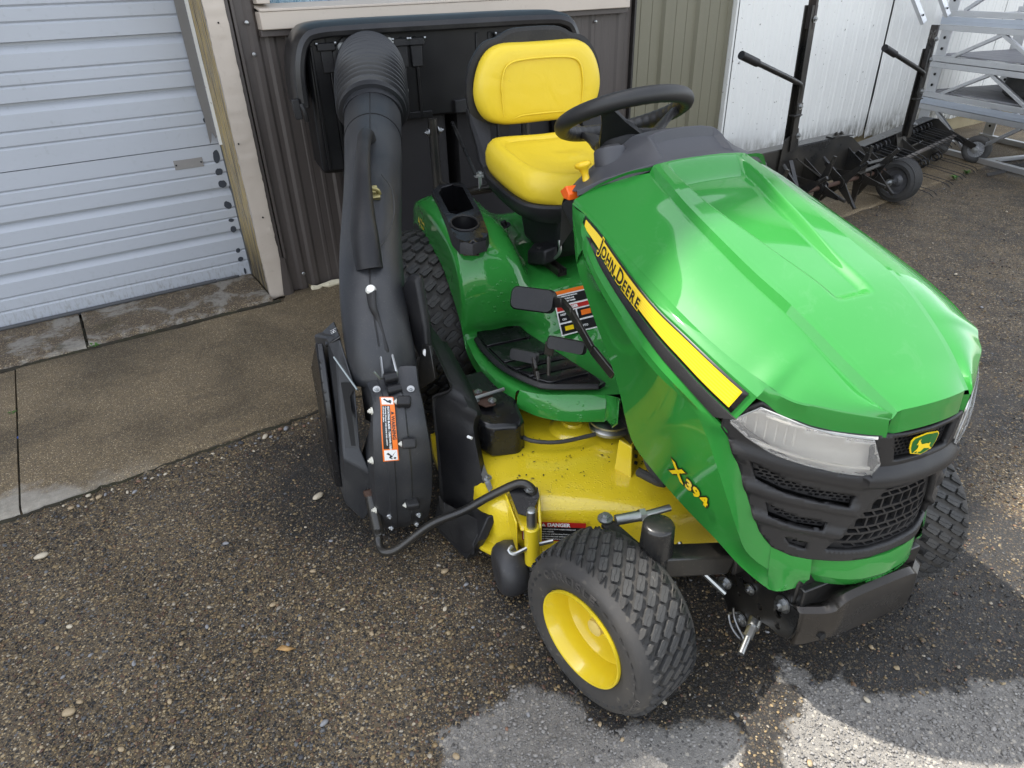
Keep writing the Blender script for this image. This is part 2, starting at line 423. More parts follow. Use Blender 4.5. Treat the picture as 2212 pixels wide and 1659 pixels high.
def worn_concrete():
    m = aggregate('worn_threshold_concrete', (.10, .072, .048), CST, 130, .1, .8); n = N(m); co = n.coord()
    base = n.b.inputs['Base Color'].links[0].from_socket
    a = n.ramp(n.noise(n.coord('Object', (1, 1, 1)), 5.5, 6, .68, .4).outputs[0], [(.50, 0.), (.58, 1.)])
    moss = n.ramp(n.noise(co, 9, 5, .7).outputs[0], [(.58, 0.), (.68, 1.)])
    c = n.mix(n.math('MULTIPLY', a, .85), base, n.mix(n.noise(co, 60, 4).outputs[0], (.16, .145, .12), (.36, .335, .29)))
    c = n.mix(n.math('MULTIPLY', moss, .6), c, (.045, .04, .018)); n.out(c); return m
thr_m = worn_concrete()
# far sheet and near, finely divided sheet
g = MB(); g.add([(-90, -90, -.012), (90, -90, -.012), (90, 90, -.012), (-90, 90, -.012)], [(0, 1, 2, 3)])
tag(g.build('asphalt_yard', asph_far), kind='structure')
DRY1 = [(-.4, .2), (-.18, .79), (-.176, .857), (-.115, .895), (-.051, .942), (-.031, .977), (.029, .968), (.081, .951), (.136, .907), (.152, .879), (.201, .864), (.295, .862), (.356, .859), (.403, .867), (.444, .859), (.464, .823), (.453, .768), (.5, .2)]
DRY2 = [(.56, .2), (.53, .765), (.541, .814), (.602, .877), (.63, .918), (.612, .961), (.596, 1.03), (.634, 1.015), (.672, .955), (.722, .968), (.783, .93), (.885, .912), (1.028, .935), (1.138, .942), (1.35, .9), (1.5, .2)]
TAN3 = [(1.42, 1.62), (1.5, 1.50), (1.62, 1.5), (1.8, 1.6), (1.9, 1.8), (1.75, 1.85), (1.55, 1.8)]  # patch of ground tinted tan, right of the far front tyre
def sdist(P, poly):                                  # signed distance, + inside
    P = np.asarray(P); q = np.array(poly); d = np.full(len(P), 1e9); ins = np.zeros(len(P), bool)
    for i in range(len(q)):
        a, b = q[i], q[(i+1) % len(q)]; e = b-a; t = np.clip(((P-a)@e)/(e@e), 0, 1)
        d = np.minimum(d, np.linalg.norm(P-(a+t[:, None]*e), axis=1))
        c = ((a[1] > P[:, 1]) != (b[1] > P[:, 1])) & (P[:, 0] < (b[0]-a[0])*(P[:, 1]-a[1])/(b[1]-a[1]+1e-12)+a[0]); ins ^= c
    return np.where(ins, d, -d)
def dry_tan(P):
    s = np.maximum(sdist(P, DRY1), sdist(P, DRY2)); s3 = sdist(P, TAN3)
    dry = np.clip(.5+s/.09, 0, 1)
    tan = np.zeros(len(P))
    x, y = P[:, 0], P[:, 1]
    tan = np.clip((-.10-x)/.7+.5, 0, .98)
    tan = np.minimum(tan, np.clip(1.15-np.hypot((x+.5)/.6, (y-1.95)/.4)*0 - np.clip((.70-np.hypot((x+.42)*.9, (y-1.80)*1.1))*2.4, 0, 1), 0, 1))
    tan = np.maximum(tan, np.clip((x-1.2)*.6, 0, .55))
    tan = np.maximum(tan, np.clip(.5+s3/.25, 0, 1)*.95)
    return dry, tan
nx, ny = 321, 301
X, Y = np.meshgrid(np.linspace(-2.4, 4.0, nx), np.linspace(.2, 6.2, ny))
P2 = np.c_[X.ravel(), Y.ravel()]
Zg = .0025*np.sin(X*9+2*np.sin(Y*5))*np.cos(Y*7.3+X*2)-.002
gm = bpy.data.meshes.new('asphalt'); idx = np.arange(nx*ny).reshape(ny, nx)
F4 = np.stack([idx[:-1, :-1], idx[:-1, 1:], idx[1:, 1:], idx[1:, :-1]], -1).reshape(-1, 4)
gm.from_pydata(np.c_[P2, Zg.ravel()].tolist(), [], F4.tolist())
dry, tanv = dry_tan(P2)
for nm, a in (('dry', dry), ('tan', tanv)):
    at = gm.attributes.new(nm, 'FLOAT', 'POINT'); at.data.foreach_set('value', a.astype(np.float32))
tag(obj('asphalt', gm, asph), kind='structure')
# ---- concrete apron and threshold: separate slabs with ragged lips (wall frame)
def slab(name, xs, yf, yb, top, thick, m, seed, nseg=60):
    r = np.random.default_rng(seed); b = MB()
    w = np.linspace(xs[0], xs[1], nseg); jit = np.interp(np.arange(nseg), np.arange(0, nseg+3, 3), r.normal(0, .006, len(np.arange(0, nseg+3, 3))))
    f = np.array([yf(t) for t in w])+jit; bk = np.array([yb(t) for t in w])+np.roll(jit, 7)*.5
    rows = [np.c_[w, f-.004, np.full(nseg, top-thick)], np.c_[w, f, np.full(nseg, top-.012)], np.c_[w, f+.012, np.full(nseg, top-.002)]]
    for t in np.linspace(.03, .97, 8): rows.append(np.c_[w, f+(bk-f)*t, top+r.normal(0, .0012, nseg)])
    rows += [np.c_[w, bk-.010, np.full(nseg, top-.002)], np.c_[w, bk, np.full(nseg, top-.012)], np.c_[w, bk+.003, np.full(nseg, top-thick)]]
    b.sheet(rows)
    for e in (0, nseg-1):
        pts = [q[e] for q in rows]; b.add(pts, [tuple(range(len(pts)))])
    return tag(inframe(b.build(name, m, None, 50), FB), kind='structure')
edge = lambda w: float(np.interp(w, [-4, -.5, .56, 4.1, 6.9, 9], [2.18, 2.2, 2.235, 2.45, 2.6, 2.72]))
slab('concrete_apron', (-4, -.4465), edge, lambda w: 3.315, .012, .09, conc, 1)
slab('concrete_apron', (-.4400, 4.72), edge, lambda w: 3.33 if w < .75 else 3.43, .012, .09, conc, 2, 120)
slab('concrete_apron', (4.727, 9), edge, lambda w: 3.6, .012, .09, conc, 3)
slab('concrete_threshold', (-4, -.165), lambda w: 3.335, lambda w: 3.80, .030, .1, thr_m, 4)
slab('concrete_threshold', (-.152, .685), lambda w: 3.35, lambda w: 3.80, .030, .1, thr_m, 5)
def dirt_line(pts, seed, m_, hw=.012):
    r = np.random.default_rng(seed); P = cat(pts, max(8, int(abs(pts[-1][0]-pts[0][0])/.02)+int(abs(pts[-1][1]-pts[0][1])/.02)))
    P = P+np.c_[r.normal(0, .004, len(P)), r.normal(0, .004, len(P)), np.zeros(len(P))]
    b = MB(); hh = hw*np.clip(r.lognormal(-.3, .45, len(P)), .2, 1.5); tg = np.gradient(P, axis=0); tg /= np.linalg.norm(tg, axis=1)[:, None]; sd_n = np.stack([-tg[:, 1], tg[:, 0], 0*tg[:, 0]], 1)
    b.sheet([P+sd_n*(hh*k)[:, None]+np.array([0, 0, 1])*(z_+r.normal(0, .001, len(P)))[:, None] for k, z_ in ((-1, -.012), (-.6, .0005), (0, .0035), (.6, .0005), (1, -.012))]); tag(inframe(b.build('joint_dirt', m_, None, 60), FB), kind='structure')
dirt_m = speckle(mat('dark_mossy_dirt', (.022, .018, .010), .9), (.022, .018, .010), (.05, .055, .015), .9, 40)
dirt_line([(-1.9, 3.325, .014), (-.6, 3.322, .014), (-.16, 3.334, .014), (.3, 3.343, .014), (.72, 3.35, .014)], 1, dirt_m, .013)
dirt_line([(-.158, 3.34, .02), (-.165, 3.55, .02), (-.17, 3.74, .02)], 2, dirt_m, .011)
dirt_line([(-.470, 3.31, .004), (-.455, 2.9, .004), (-.444, 2.5, .004), (-.443, 2.22, .004)], 3, dirt_m, .011)
dirt_line([(-1.9, 2.18, .001), (-.5, 2.192, .001), (.1, 2.212, .001), (.56, 2.226, .001), (1.6, 2.29, .001)], 4, dirt_m, .010)
# ---- gravel: embedded stones near the camera as one mass, larger loose pebbles one by one
def ico():
    t = (1+5**.5)/2; v = np.array([(-1, t, 0), (1, t, 0), (-1, -t, 0), (1, -t, 0), (0, -1, t), (0, 1, t), (0, -1, -t), (0, 1, -t), (t, 0, -1), (t, 0, 1), (-t, 0, -1), (-t, 0, 1)])/(1+t*t)**.5
    f = np.array([(0, 11, 5), (0, 5, 1), (0, 1, 7), (0, 7, 10), (0, 10, 11), (1, 5, 9), (5, 11, 4), (11, 10, 2), (10, 7, 6), (7, 1, 8), (3, 9, 4), (3, 4, 2), (3, 2, 6), (3, 6, 8), (3, 8, 9), (4, 9, 5), (2, 4, 11), (6, 2, 10), (8, 6, 7), (9, 8, 1)])
    return v, f
IV, IF = ico()
PAL = np.array([(.022, .021, .02), (.05, .043, .035), (.16, .118, .065), (.27, .19, .09), (.34, .26, .145), (.13, .13, .13), (.11, .058, .038), (.36, .31, .235), (.22, .13, .07)])
PW = np.array([.17, .17, .17, .15, .08, .10, .06, .05, .05]); PW = PW/PW.sum()
stone_m = mat('stone', (.2, .2, .2), .6)
_n = N(stone_m); _a = _n.n('ShaderNodeAttribute', attribute_name='col'); _f = _n.noise(_n.coord(), 240, 3)
_n.out(_n.mix(_n.math('MULTIPLY', _f.outputs[0], .5), _a.outputs['Color'], (.02, .018, .015)), None, _n.bump(_f.outputs[0], .3, .002))
def scatter(nst, seed):
    r = np.random.default_rng(seed); P = []
    A = np.array([[-2.1, .65], [3.4, 5.6]])
    while sum(map(len, P)) < nst:
        q = r.uniform(A[0], A[1], (20000, 2))
        wn = q[:, 0]*math.cos(WY)+q[:, 1]*math.sin(WY), -q[:, 0]*math.sin(WY)+q[:, 1]*math.cos(WY)
        k = wn[1] < np.interp(wn[0], [-4, -.5, .56, 4.1, 6.9, 9], [2.18, 2.2, 2.235, 2.45, 2.6, 2.72])-.012
        k &= r.random(len(q)) < np.clip(1.25/np.hypot(q[:, 0], q[:, 1])**1.5, .10, 1)
        # keep to what the photograph frames
        k &= (q[:, 0] > -1.05*q[:, 1]-.15) & (q[:, 0] < .95*q[:, 1]+.35)
        d, t = dry_tan(q); k &= r.random(len(q)) < np.where(d > .55, .75, .30+.70*t)
        P.append(q[k])
    return np.vstack(P)[:nst], r
SP, r_ = scatter(60000, 5)
SS = np.clip(r_.lognormal(math.log(.0021), .45, len(SP)), .0011, .0070)
sc3 = np.stack([SS*r_.uniform(.8, 1.3, len(SP)), SS*r_.uniform(.6, 1., len(SP)), SS*r_.uniform(.35, .6, len(SP))], 1)
an = r_.uniform(0, 2*PI, len(SP)); V = IV[None]*(1+r_.normal(0, .13, (len(SP), 12, 1)))*sc3[:, None]
ca, sa = np.cos(an)[:, None], np.sin(an)[:, None]
V = np.stack([V[..., 0]*ca-V[..., 1]*sa+SP[:, :1], V[..., 0]*sa+V[..., 1]*ca+SP[:, 1:], V[..., 2]-.0008+SS[:, None]*.12], -1)
gv = bpy.data.meshes.new('gravel'); nF = len(SP)*20
gv.vertices.add(len(SP)*12); gv.vertices.foreach_set('co', V.reshape(-1).astype(np.float32))
gv.loops.add(nF*3); gv.loops.foreach_set('vertex_index', (IF[None]+12*np.arange(len(SP))[:, None, None]).reshape(-1).astype(np.int32))
gv.polygons.add(nF); gv.polygons.foreach_set('loop_start', np.arange(0, nF*3, 3, dtype=np.int32)); gv.polygons.foreach_set('loop_total', np.full(nF, 3, np.int32))
gv.update(); gv.validate()
dd, tt = dry_tan(SP); ci = r_.choice(len(PAL), len(SP), p=PW); col = PAL[ci]*r_.uniform(.7, 1.25, (len(SP), 1))
gr = r_.uniform(.17, .34, (len(SP), 1))*np.array([[1, .95, .88]]); col = np.where(dd[:, None] > .55, gr, col)
at = gv.attributes.new('col', 'FLOAT_COLOR', 'POINT'); at.data.foreach_set('color', np.repeat(np.c_[col, np.ones(len(SP))], 12, 0).reshape(-1).astype(np.float32))
tag(obj('gravel', gv, stone_m, ang=70), kind='stuff')
def pebble_mesh(seed, cl):
    r = np.random.default_rng(seed); b = bmesh.new(); bmesh.ops.create_icosphere(b, subdivisions=2, radius=1)
    ax_ = r.normal(size=(5, 3)); am = r.normal(0, .10, 5)
    for v in b.verts:
        k = 1+sum(a*math.sin(2*float(np.dot(v.co, q))+i) for i, (q, a) in enumerate(zip(ax_, am))); v.co = Vector((v.co.x*1.25*k, v.co.y*.9*k, v.co.z*.62*k))
    me = bpy.data.meshes.new('pebble'); b.to_mesh(me); b.free()
    me.polygons.foreach_set('use_smooth', [True]*len(me.polygons)); me.materials.append(cl); return me
PC = {'tan': (.33, .25, .15), 'grey': (.22, .22, .225), 'dark': (.045, .045, .05), 'cream': (.46, .40, .30), 'rust': (.20, .11, .07)}
pm = {}
for i, (k, c) in enumerate(PC.items()):
    m_ = speckle(mat('pebble_'+k, c, .55), c, tuple(x*.5 for x in c), .6, 300)
    pm[k] = [pebble_mesh(10*i+j, m_) for j in range(3)]
LB = {'tan': 'small tan pebble lying loose on the dark asphalt', 'grey': 'small grey pebble lying loose on the dark asphalt', 'dark': 'small near-black pebble lying loose on the asphalt',
      'cream': 'small cream pebble lying loose on the dark asphalt', 'rust': 'small reddish brown pebble lying loose on the asphalt'}
PQ, r2 = scatter(260, 77)
t_ = np.linspace(-.35, .55, 46); EP = [(w*math.cos(WY)-n*math.sin(WY), w*math.sin(WY)+n*math.cos(WY)) for w, n in zip(t_, [edge(a)-.035-abs(r2.normal(0, .03)) for a in t_])]
for i, p in enumerate(list(PQ[:120])+EP):
    k = r2.choice(list(PC), p=[.32, .24, .14, .18, .12])
    o = bpy.data.objects.new('pebble', pm[k][r2.integers(3)]); C.objects.link(o); s = float(np.clip(r2.lognormal(math.log(.0052), .3), .004, .010))
    o.location = (p[0], p[1], s*.35); o.scale = (s, s, s); o.rotation_euler = (r2.uniform(-.2, .2), r2.uniform(-.2, .2), r2.uniform(0, 6.28))
    tag(o, LB[k], 'pebble', 'loose %s pebbles' % k)
for (x, y, s, k, lb) in [(-.629, 1.66, .014, 'cream', 'largest cream pebble, on dark asphalt just left of the blower housing'), (-1.378, 1.435, .014, 'cream', 'rounded cream pebble on brown gravel below the concrete apron, at the left'),
                         (-1.028, .94, .012, 'tan', 'angular pale tan stone alone on fine gravel, near the bottom left'), (-1.922, 2.752, .009, 'cream', 'tiny white stone lying on the brown concrete apron')]:
    o = bpy.data.objects.new('pebble', pm[k][0]); C.objects.link(o); o.location = (x, y, s*.4+(.012 if y > 2.5 else 0)); o.scale = (s, s, s); o.rotation_euler = (0, 0, x*9)
    tag(o, lb, 'pebble')
def scrap(name, pts, z, m, lb, c):
    b = MB(); n = len(pts); cx = sum(p[0] for p in pts)/n; cy = sum(p[1] for p in pts)/n
    b.add([(x, y, z+.003*((i % 2)*2)) for i, (x, y) in enumerate(pts)]+[(cx, cy, z+.006)], [(i, (i+1) % n, n) for i in range(n)])
    tag(b.build(name, m, None, 80, solid=.0015), lb, c)
scrap('dry_leaf', [(-.60, 1.088), (-.585, 1.097), (-.565, 1.094), (-.548, 1.085), (-.57, 1.083), (-.588, 1.082)], .004, mat('dry_leaf', (.38, .22, .08), .7), 'narrow tan dry leaf lying on gravel left of the front wheel', 'leaf')
scrap('plastic_scrap', [(-1.826, 2.05), (-1.815, 2.055), (-1.812, 2.04), (-1.822, 2.036)], .002, mat('blue_plastic', (.03, .12, .5), .5), 'tiny blue plastic scrap in the joint of the concrete apron', 'litter')
scrap('petal', [(1.315, 1.495), (1.328, 1.505), (1.338, 1.495), (1.325, 1.485)], .004, mat('pink_petal', (.75, .22, .22), .6), 'pink petal lying on the asphalt beside the far front tyre', 'petal')
leaf_m = mat('weed_green', (.06, .15, .02), .5)
def weed(w, n, s, lb, seed, frame=FB):
    r = np.random.default_rng(seed); b = MB()
    for k in range(14):
        a = r.uniform(0, 6.28); L = s*r.uniform(.5, 1.1); h = s*r.uniform(.2, .7); wd = L*.22
        d = Vector((math.cos(a), math.sin(a), 0)); q = Vector((-d.y, d.x, 0))
        b.add([(0, 0, 0), d*L*.5+q*wd+Vector((0, 0, h)), d*L+Vector((0, 0, h*.8)), d*L*.5-q*wd+Vector((0, 0, h*.9))], [(0, 1, 2, 3)])
    o = b.build('weed', leaf_m, None, 80); inframe(o, frame, (w, n, .004)); tag(o, lb, 'weed', 'weeds in the concrete joints')
weed(-.14, 3.34, .035, 'small green weed in the joint between the threshold slabs', 1)
weed(.26, 3.355, .018, 'tiny green weed on the threshold edge below the garage door', 2)
weed(5.58, 2.5, .05, 'small green weed at the concrete edge beside the pneumatic tyre', 3)
weed(5.80, 2.52, .045, 'small green weed at the concrete edge below the spoked plastic wheel', 4)
# moss tuft
weed(-.46, 2.90, .02, 'moss tuft at the top of the cross joint of the apron', 6)
# ================================================================== BUILDING
brown = speckle(mat('brown_siding', (.068, .056, .050), .5, 0, .1, .3), (.068, .056, .050), (.11, .095, .085), .35, 60, 0, 0, 2)
beige = speckle(mat('beige_trim', (.50, .435, .365), .5), (.50, .435, .365), (.30, .25, .2), .35, 50, 0, 0, 4)
olive = speckle(mat('olive_siding', (.155, .145, .098), .5), (.155, .145, .098), (.23, .215, .16), .45, 50, 0, 0, 2)
def white_siding():
    m = mat('white_siding', (.60, .60, .585), .5); n = N(m); co = n.coord(); geo = n.n('ShaderNodeSeparateXYZ', i_0=co)
    st = n.noise(n.coord('Object', (13, 13, 3.2)), 3, 6, .7); sp = n.noise(co, 42, 3)
    z = n.math('MULTIPLY', n.math('SUBTRACT', .36, geo.outputs[2]), 5.0, True)
    moss = n.math('MULTIPLY', z, n.ramp(st.outputs[0], [(.38, 0.), (.62, 1.)]))
    c = n.mix(n.math('MULTIPLY', n.ramp(st.outputs[0], [(.45, 0.), (.8, 1.)]), .09), (.70, .70, .67), (.46, .45, .41))
    c = n.mix(n.ramp(sp.outputs[0], [(.69, 0.), (.73, 1.)]), c, (.16, .15, .12))
    c = n.mix(moss, c, (.085, .08, .05)); n.out(c); return m
whites = white_siding()
door_m = speckle(mat('garage_door_steel', (.41, .435, .475), .42, 0, .1, .2), (.41, .435, .475), (.27, .28, .285), .45, 34, 0, 0, 2)
def doorpaint():
    n = N(door_m); co = n.coord(); b0 = n.b.inputs['Base Color'].links[0].from_socket
    g = n.n('ShaderNodeSeparateXYZ', i_0=co); z = n.math('MULTIPLY', n.math('SUBTRACT', .16, g.outputs[2]), 7, True)
    s = n.noise(n.coord('Object', (30, 30, 8)), 2.5, 5, .7)
    n.out(n.mix(n.math('MULTIPLY', n.math('MULTIPLY', z, n.ramp(s.outputs[0], [(.5, 0.), (.66, 1.)])), .7), b0, (.16, .14, .10)))
doorpaint()
def oldwood():
    m = mat('weathered_wood', (.3, .22, .1), .8); n = N(m)
    s = n.noise(n.coord('Object', (90, 60, 2.2)), 1.6, 6, .7, .6); k = n.noise(n.coord('Object', (30, 20, 4)), 1, 4)
    c = n.ramp(s.outputs[0], [(.36, (.015, .011, .008)), (.44, (.12, .10, .08)), (.50, (.33, .29, .22)), (.55, (.40, .28, .07)), (.62, (.46, .34, .11)), (.70, (.10, .08, .06))])
    g = n.n('ShaderNodeSeparateXYZ', i_0=n.coord()); z = n.math('MULTIPLY', n.math('SUBTRACT', .42, g.outputs[2]), 3.2, True)
    c = n.mix(n.math('MULTIPLY', z, n.ramp(k.outputs[0], [(.3, .4), (.6, 1.)])), c, (.022, .015, .008))
    n.out(c, None, n.bump(s.outputs[0], .8, .006)); return m
wood = oldwood()
foam = speckle(mat('sealant_foam', (.68, .62, .46), .8), (.68, .62, .46), (.25, .18, .08), .7, 60)
B = thing('workshop_wall', 'long workshop wall in brown, olive and white ribbed metal siding with beige trimmed window', 'wall', FB, (3.4, 3.4, 0))
def corr(w0, w1, z0, z1, n0, pitch, prof, start=0.0, seed=0, wob=0.0, zs=None):
    r = np.random.default_rng(seed); xs = [w0]; ds = [0.0]; x = w0+start-pitch
    while x < w1:
        for o, d in prof:
            q = x+o
            if w0 < q < w1: xs.append(q); ds.append(d)
        x += pitch
    xs.append(w1); ds.append(0.0); xs = np.array(xs); ds = np.array(ds)
    zs = np.array(zs if zs is not None else [z0, z1]); rows = []
    for i, z in enumerate(zs):
        wb = wob*np.interp(xs, np.linspace(w0, w1, 9), r.normal(0, 1, 9))*np.exp(-(z-z0)/.25) if wob else 0
        rows.append(np.c_[xs, n0-ds+wb, np.full(len(xs), z)+(r.normal(0, .006, len(xs)) if (wob and i == 0) else 0)])
    m = MB(); m.sheet(rows); return m
BRP = [(0, 0), (.014, .010), (.036, .010), (.050, 0), (.093, 0), (.099, .0025), (.112, .0025), (.118, 0), (.148, 0), (.154, .0025), (.167, .0025), (.173, 0)]
kw = dict(flat=True, solid=.0012)
corr(.80, .899, .012, 5.4, 3.425, .205, BRP, .05).build('siding_panel', brown, B, **kw)
corr(.899, 3.010, .012, 1.222, 3.425, .205, BRP, .02, 3, .002, [.012, .2, .5, 1.222]).build('siding_panel', brown, B, **kw)
corr(.899, 3.010, 2.55, 5.4, 3.425, .205, BRP, .02).build('siding_panel', brown, B, **kw)
corr(3.010, 3.082, .012, 5.4, 3.425, .205, BRP, .03).build('siding_panel', brown, B, **kw)
corr(-6, -2.0, .012, 5.4, 3.425, .205, BRP, .03).build('siding_panel', brown, B, **kw)
corr(-2.0, .80, 2.75, 5.4, 3.425, .205, BRP, .03).build('siding_panel', brown, B, **kw)
t = MB(); t.box((.781, 3.418, 2.72), (.018, .03, 5.38)); t.box((.803, 3.412, 2.8), (.014, .02, 5.2)); t.build('corner_strip', brown, B, bev=.002)
t = MB(); t.prism([(.752, 3.385, .02), (.79, 3.385, .0), (.81, 3.40, .012), (.80, 3.405, .2), (.775, 3.40, .22)], (0, -.004, 0)); t.build('bent_flashing', brown, B)
t = MB(); t.box((3.088, 3.415, 2.72), (.014, .05, 5.38)); t.build('corner_strip', mat('dark_edge_strip', (.02, .017, .015), .5), B)
OLP = [(0, 0), (.014, .022), (.052, .022), (.066, 0), (.122, 0), (.126, -.005), (.130, 0), (.216, 0), (.220, -.005), (.224, 0)]
corr(3.097, 4.0, .10, 5.4, 3.455, .298, OLP, .262, 4, .002, [.10, .3, .6, 5.4]).build('siding_panel', olive, B, label='olive ribbed siding panel', **kw)
WHP = [(0, 0), (.010, .004), (.028, .004), (.038, 0), (.09, 0), (.094, -.002), (.10, -.002), (.104, 0)]
zz = [.15, .2, .27, .36, .5, .8, 1.2, 5.4]
for k, (a, b_, zb, n0) in enumerate([(4.002, 4.90, .19, 3.40), (4.915, 5.775, .165, 3.412), (5.785, 6.63, .145, 3.404), (6.64, 7.6, .14, 3.41), (7.61, 8.6, .14, 3.41), (8.61, 9.6, .14, 3.41), (9.61, 10.6, .14, 3.41), (10.61, 14, .14, 3.41)]):
    corr(a, b_, zb, 5.4, n0, .145, WHP, .03, 20+k, .006, [zb]+[q for q in zz if q > zb+.02]).build('siding_panel', whites, B, label='white ribbed siding panel with moss at its foot', **kw)
t = MB(); t.box((3.99, 3.43, 2.76), (.018, .05, 5.3)); t.build('edge_trim', whites, B)
# foundation strip, foam beads
t = MB(); t.box((2.0, 3.455, .05), (2.2, .04, .1)); t.box((8.6, 3.47, .10), (11, .06, .2)); t.build('foundation', speckle(mat('stained_foundation', (.30, .25, .15), .9), (.30, .25, .15), (.07, .06, .03), .8, 20), B)
def bead(w0, w1, n0, z, seed, m=foam):
    r = np.random.default_rng(seed); k = int((w1-w0)/.03)+2; b = MB()
    b.tube([(x, n0+r.normal(0, .008), z+r.normal(0, .004)) for x in np.linspace(w0, w1, k)], list(r.uniform(.009, .021, k)), 8); return b.build('sealant_bead', m, B)
bead(.90, 1.4, 3.372, .02, 1); bead(4.05, 4.85, 3.39, .09, 2); bead(4.95, 6.5, 3.385, .07, 3)
for (w, z) in [(.851, 1.264), (.855, 1.139), (.88, .099), (2.80, 1.17), (1.35, .1), (2.6, .1), (4.06, .86), (4.35, 1.3)]:
    b = MB(); b.lathe([(0, -.008), (.006, -.007), (.0065, -.003), (.009, -.001), (.009, .002)], (w, 3.404 if w < 4 else 3.396, z), (0, 1, 0), 10); b.build('screw', zinc, B)
# window
Wn = 'window'
fr = MB(); fr.box((1.955, 3.40, 1.268), (2.112, .09, .07)); win = fr.build('window', beige, B, bev=.004)
def sub(mb, name, m, par, **k):
    o = mb.build(name, m, None, **k)
    for q_ in mb.objs: q_.parent = par
    return o
fr = MB(); fr.prism([(.90, 3.352, 1.303), (3.01, 3.352, 1.303), (3.01, 3.46, 1.322), (.90, 3.46, 1.322)], (0, 0, .010)); sub(fr, 'sill', beige, win, bev=.002)
fr = MB(); fr.box((.929, 3.41, 1.95), (.058, .08, 1.235)); fr.box((2.981, 3.41, 1.95), (.058, .08, 1.235)); fr.box((1.955, 3.41, 2.57), (2.112, .08, .07)); sub(fr, 'frame', beige, win, bev=.003)
def wavyglass():
    m = mat('reflection_toned_pane', (.30, .42, .50), .18, .0, .8, .05); n = N(m); co = n.coord()
    a = n.noise(co, 38, 3, .6, 2.6); b = n.noise(co, 7, 3, .5, 1)
    n.out(n.mix(b.outputs[0], n.ramp(a.outputs[0], [(.35, (.02, .06, .09)), (.47, (.16, .28, .36)), (.56, (.55, .66, .72)), (.7, (.10, .2, .27))]), (.10, .22, .30)), None, n.bump(a.outputs[0], .7, .02)); return m  # wavy bluish reflections put into the pane colour by noise
fr = MB(); fr.box((1.955, 3.47, 1.94), (2.0, .012, 1.25)); sub(fr, 'pane', wavyglass(), win)
fr = MB(); fr.box((1.955, 3.402, 1.219), (2.118, .05, .026)); fr.build('sill_flashing', brown, B, bev=.002)
# shell of the building behind the siding: roof edge that shades the yard
t = MB(); t.box((4, 6.7, 2.7), (20, 5.6, 5.38)); t.build('building_core', speckle(mat('grey_core', (.25, .25, .25), .8), (.25, .25, .25), (.2, .2, .2)), B)
t = MB(); t.box((4, 6.3, 5.47), (20.6, 6.4, .12)); t.build('roof', speckle(mat('roof_sheet', (.18, .18, .17), .5), (.18, .18, .17), (.1, .1, .1)), B)
# beige corner trim: crinkled sheet metal, and wood jamb
r = np.random.default_rng(3); rows = []
zs = np.r_[np.linspace(.0, 1.5, 90), 2.75]
for i, z in enumerate(zs):
    am = 1.0 if z < 1.5 else 0
    crk = .005*math.sin(z*31)*(r.random() < .5)+(.009 if r.random() < .12 else 0)
    row = [(.688+am*r.normal(0, .0006), 3.424, z), (.686+am*r.normal(0, .0006)+am*.003*math.sin(z*17)*math.sin(z*5), 3.394-am*abs(crk)*.5, z), (.712, 3.392-am*r.normal(0, .0012), z), (.735, 3.394-am*(crk*.6+r.normal(0, .001)), z), (.757, 3.392-am*r.normal(0, .0012), z), (.772+am*r.normal(0, .001), 3.394, z), (.774, 3.42, z)]
    if i == 0: row = [(x, y, z+r.uniform(-.004, .022)) for x, y, z in row]
    rows.append(row)
t = MB(); t.sheet(rows); t.build('corner_trim', beige, B, ang=25, solid=.001)
t = MB(); t.box((.74, 3.60, 1.38), (.092, .345, 2.74)); jb = t.build('wood_jamb', wood, B, bev=.003)
for (w, z) in [(.73, 1.27), (.735, .43), (.70, .78)]:
    b = MB(); b.cyl((w, 3.3935, z), (w, 3.388, z), .004, 8); b.build('screw', dark, B)
t = MB(); t.box((.6865, 3.735, 1.95), (.014, .012, 2.45)); t.build('stop_edge', whites, B)
# garage door
D = thing('garage_door', 'pale blue grey steel sectional garage door with horizontal ribs', 'garage door', FB, (-.6, 3.78, .03))
PR = [(.0, 0), (.086, 0), (.094, .007), (.102, 0), (.147, 0), (.155, .007), (.163, 0), (.226, 0), (.258, .024), (.268, .024), (.2715, 0), (.325, 0), (.333, .007), (.341, 0), (.378, 0), (.386, .007), (.394, 0), (.455, 0), (.487, .024), (.497, .024), (.5005, 0), (.560, 0), (.568, .007), (.576, 0), (.619, 0), (.627, .007), (.635, 0), (.7095, 0)]
for k in range(4):
    z0 = .03+.7135*k-.0165; rows = []
    pr = PR if k else PR
    pr2 = [(z, d) for z, d in pr]
    for z, d in [(.001, .03)]+pr2+[(.7105, .03)]:
        rows.append([(-1.98, 3.772+d, z0+z), (-.65, 3.772+d, z0+z), (.688, 3.772+d, z0+z)])
    m = MB(); m.sheet(rows); m.build('door_section', door_m, D, ang=18)
m = MB(); m.box((.6915, 3.779, 1.44), (.006, .02, 2.84)); m.build('edge_channel', mat('dark_steel_channel', (.10, .105, .11), .5), D)
m = MB(); m.tube([(-1.98, 3.758, .036), (-.7, 3.756, .036), (.2, 3.757, .037), (.50, 3.757, .037)], .010, 10, 20); m.tube([(.50, 3.757, .037), (.58, 3.75, .04), (.62, 3.756, .036)], .006, 8, 8); m.build('bottom_seal', mat('rubber_seal', (.06, .062, .066), .6), D)
m = MB(); m.box((.522, 3.7705, .651), (.135, .003, .045)); pl = m.build('name_plate', speckle(mat('dull_plate', (.23, .22, .21), .5), (.23, .22, .21), (.33, .32, .31), .4, 90), D, bev=.001)
for w in (.463, .58):
    b = MB(); b.cyl((w, 3.770, .651), (w, 3.767, .651), .004, 8); sub(b, 'rivet', dark, pl)
tp = mat('touch_up_primer', (.035, .042, .055), .5)
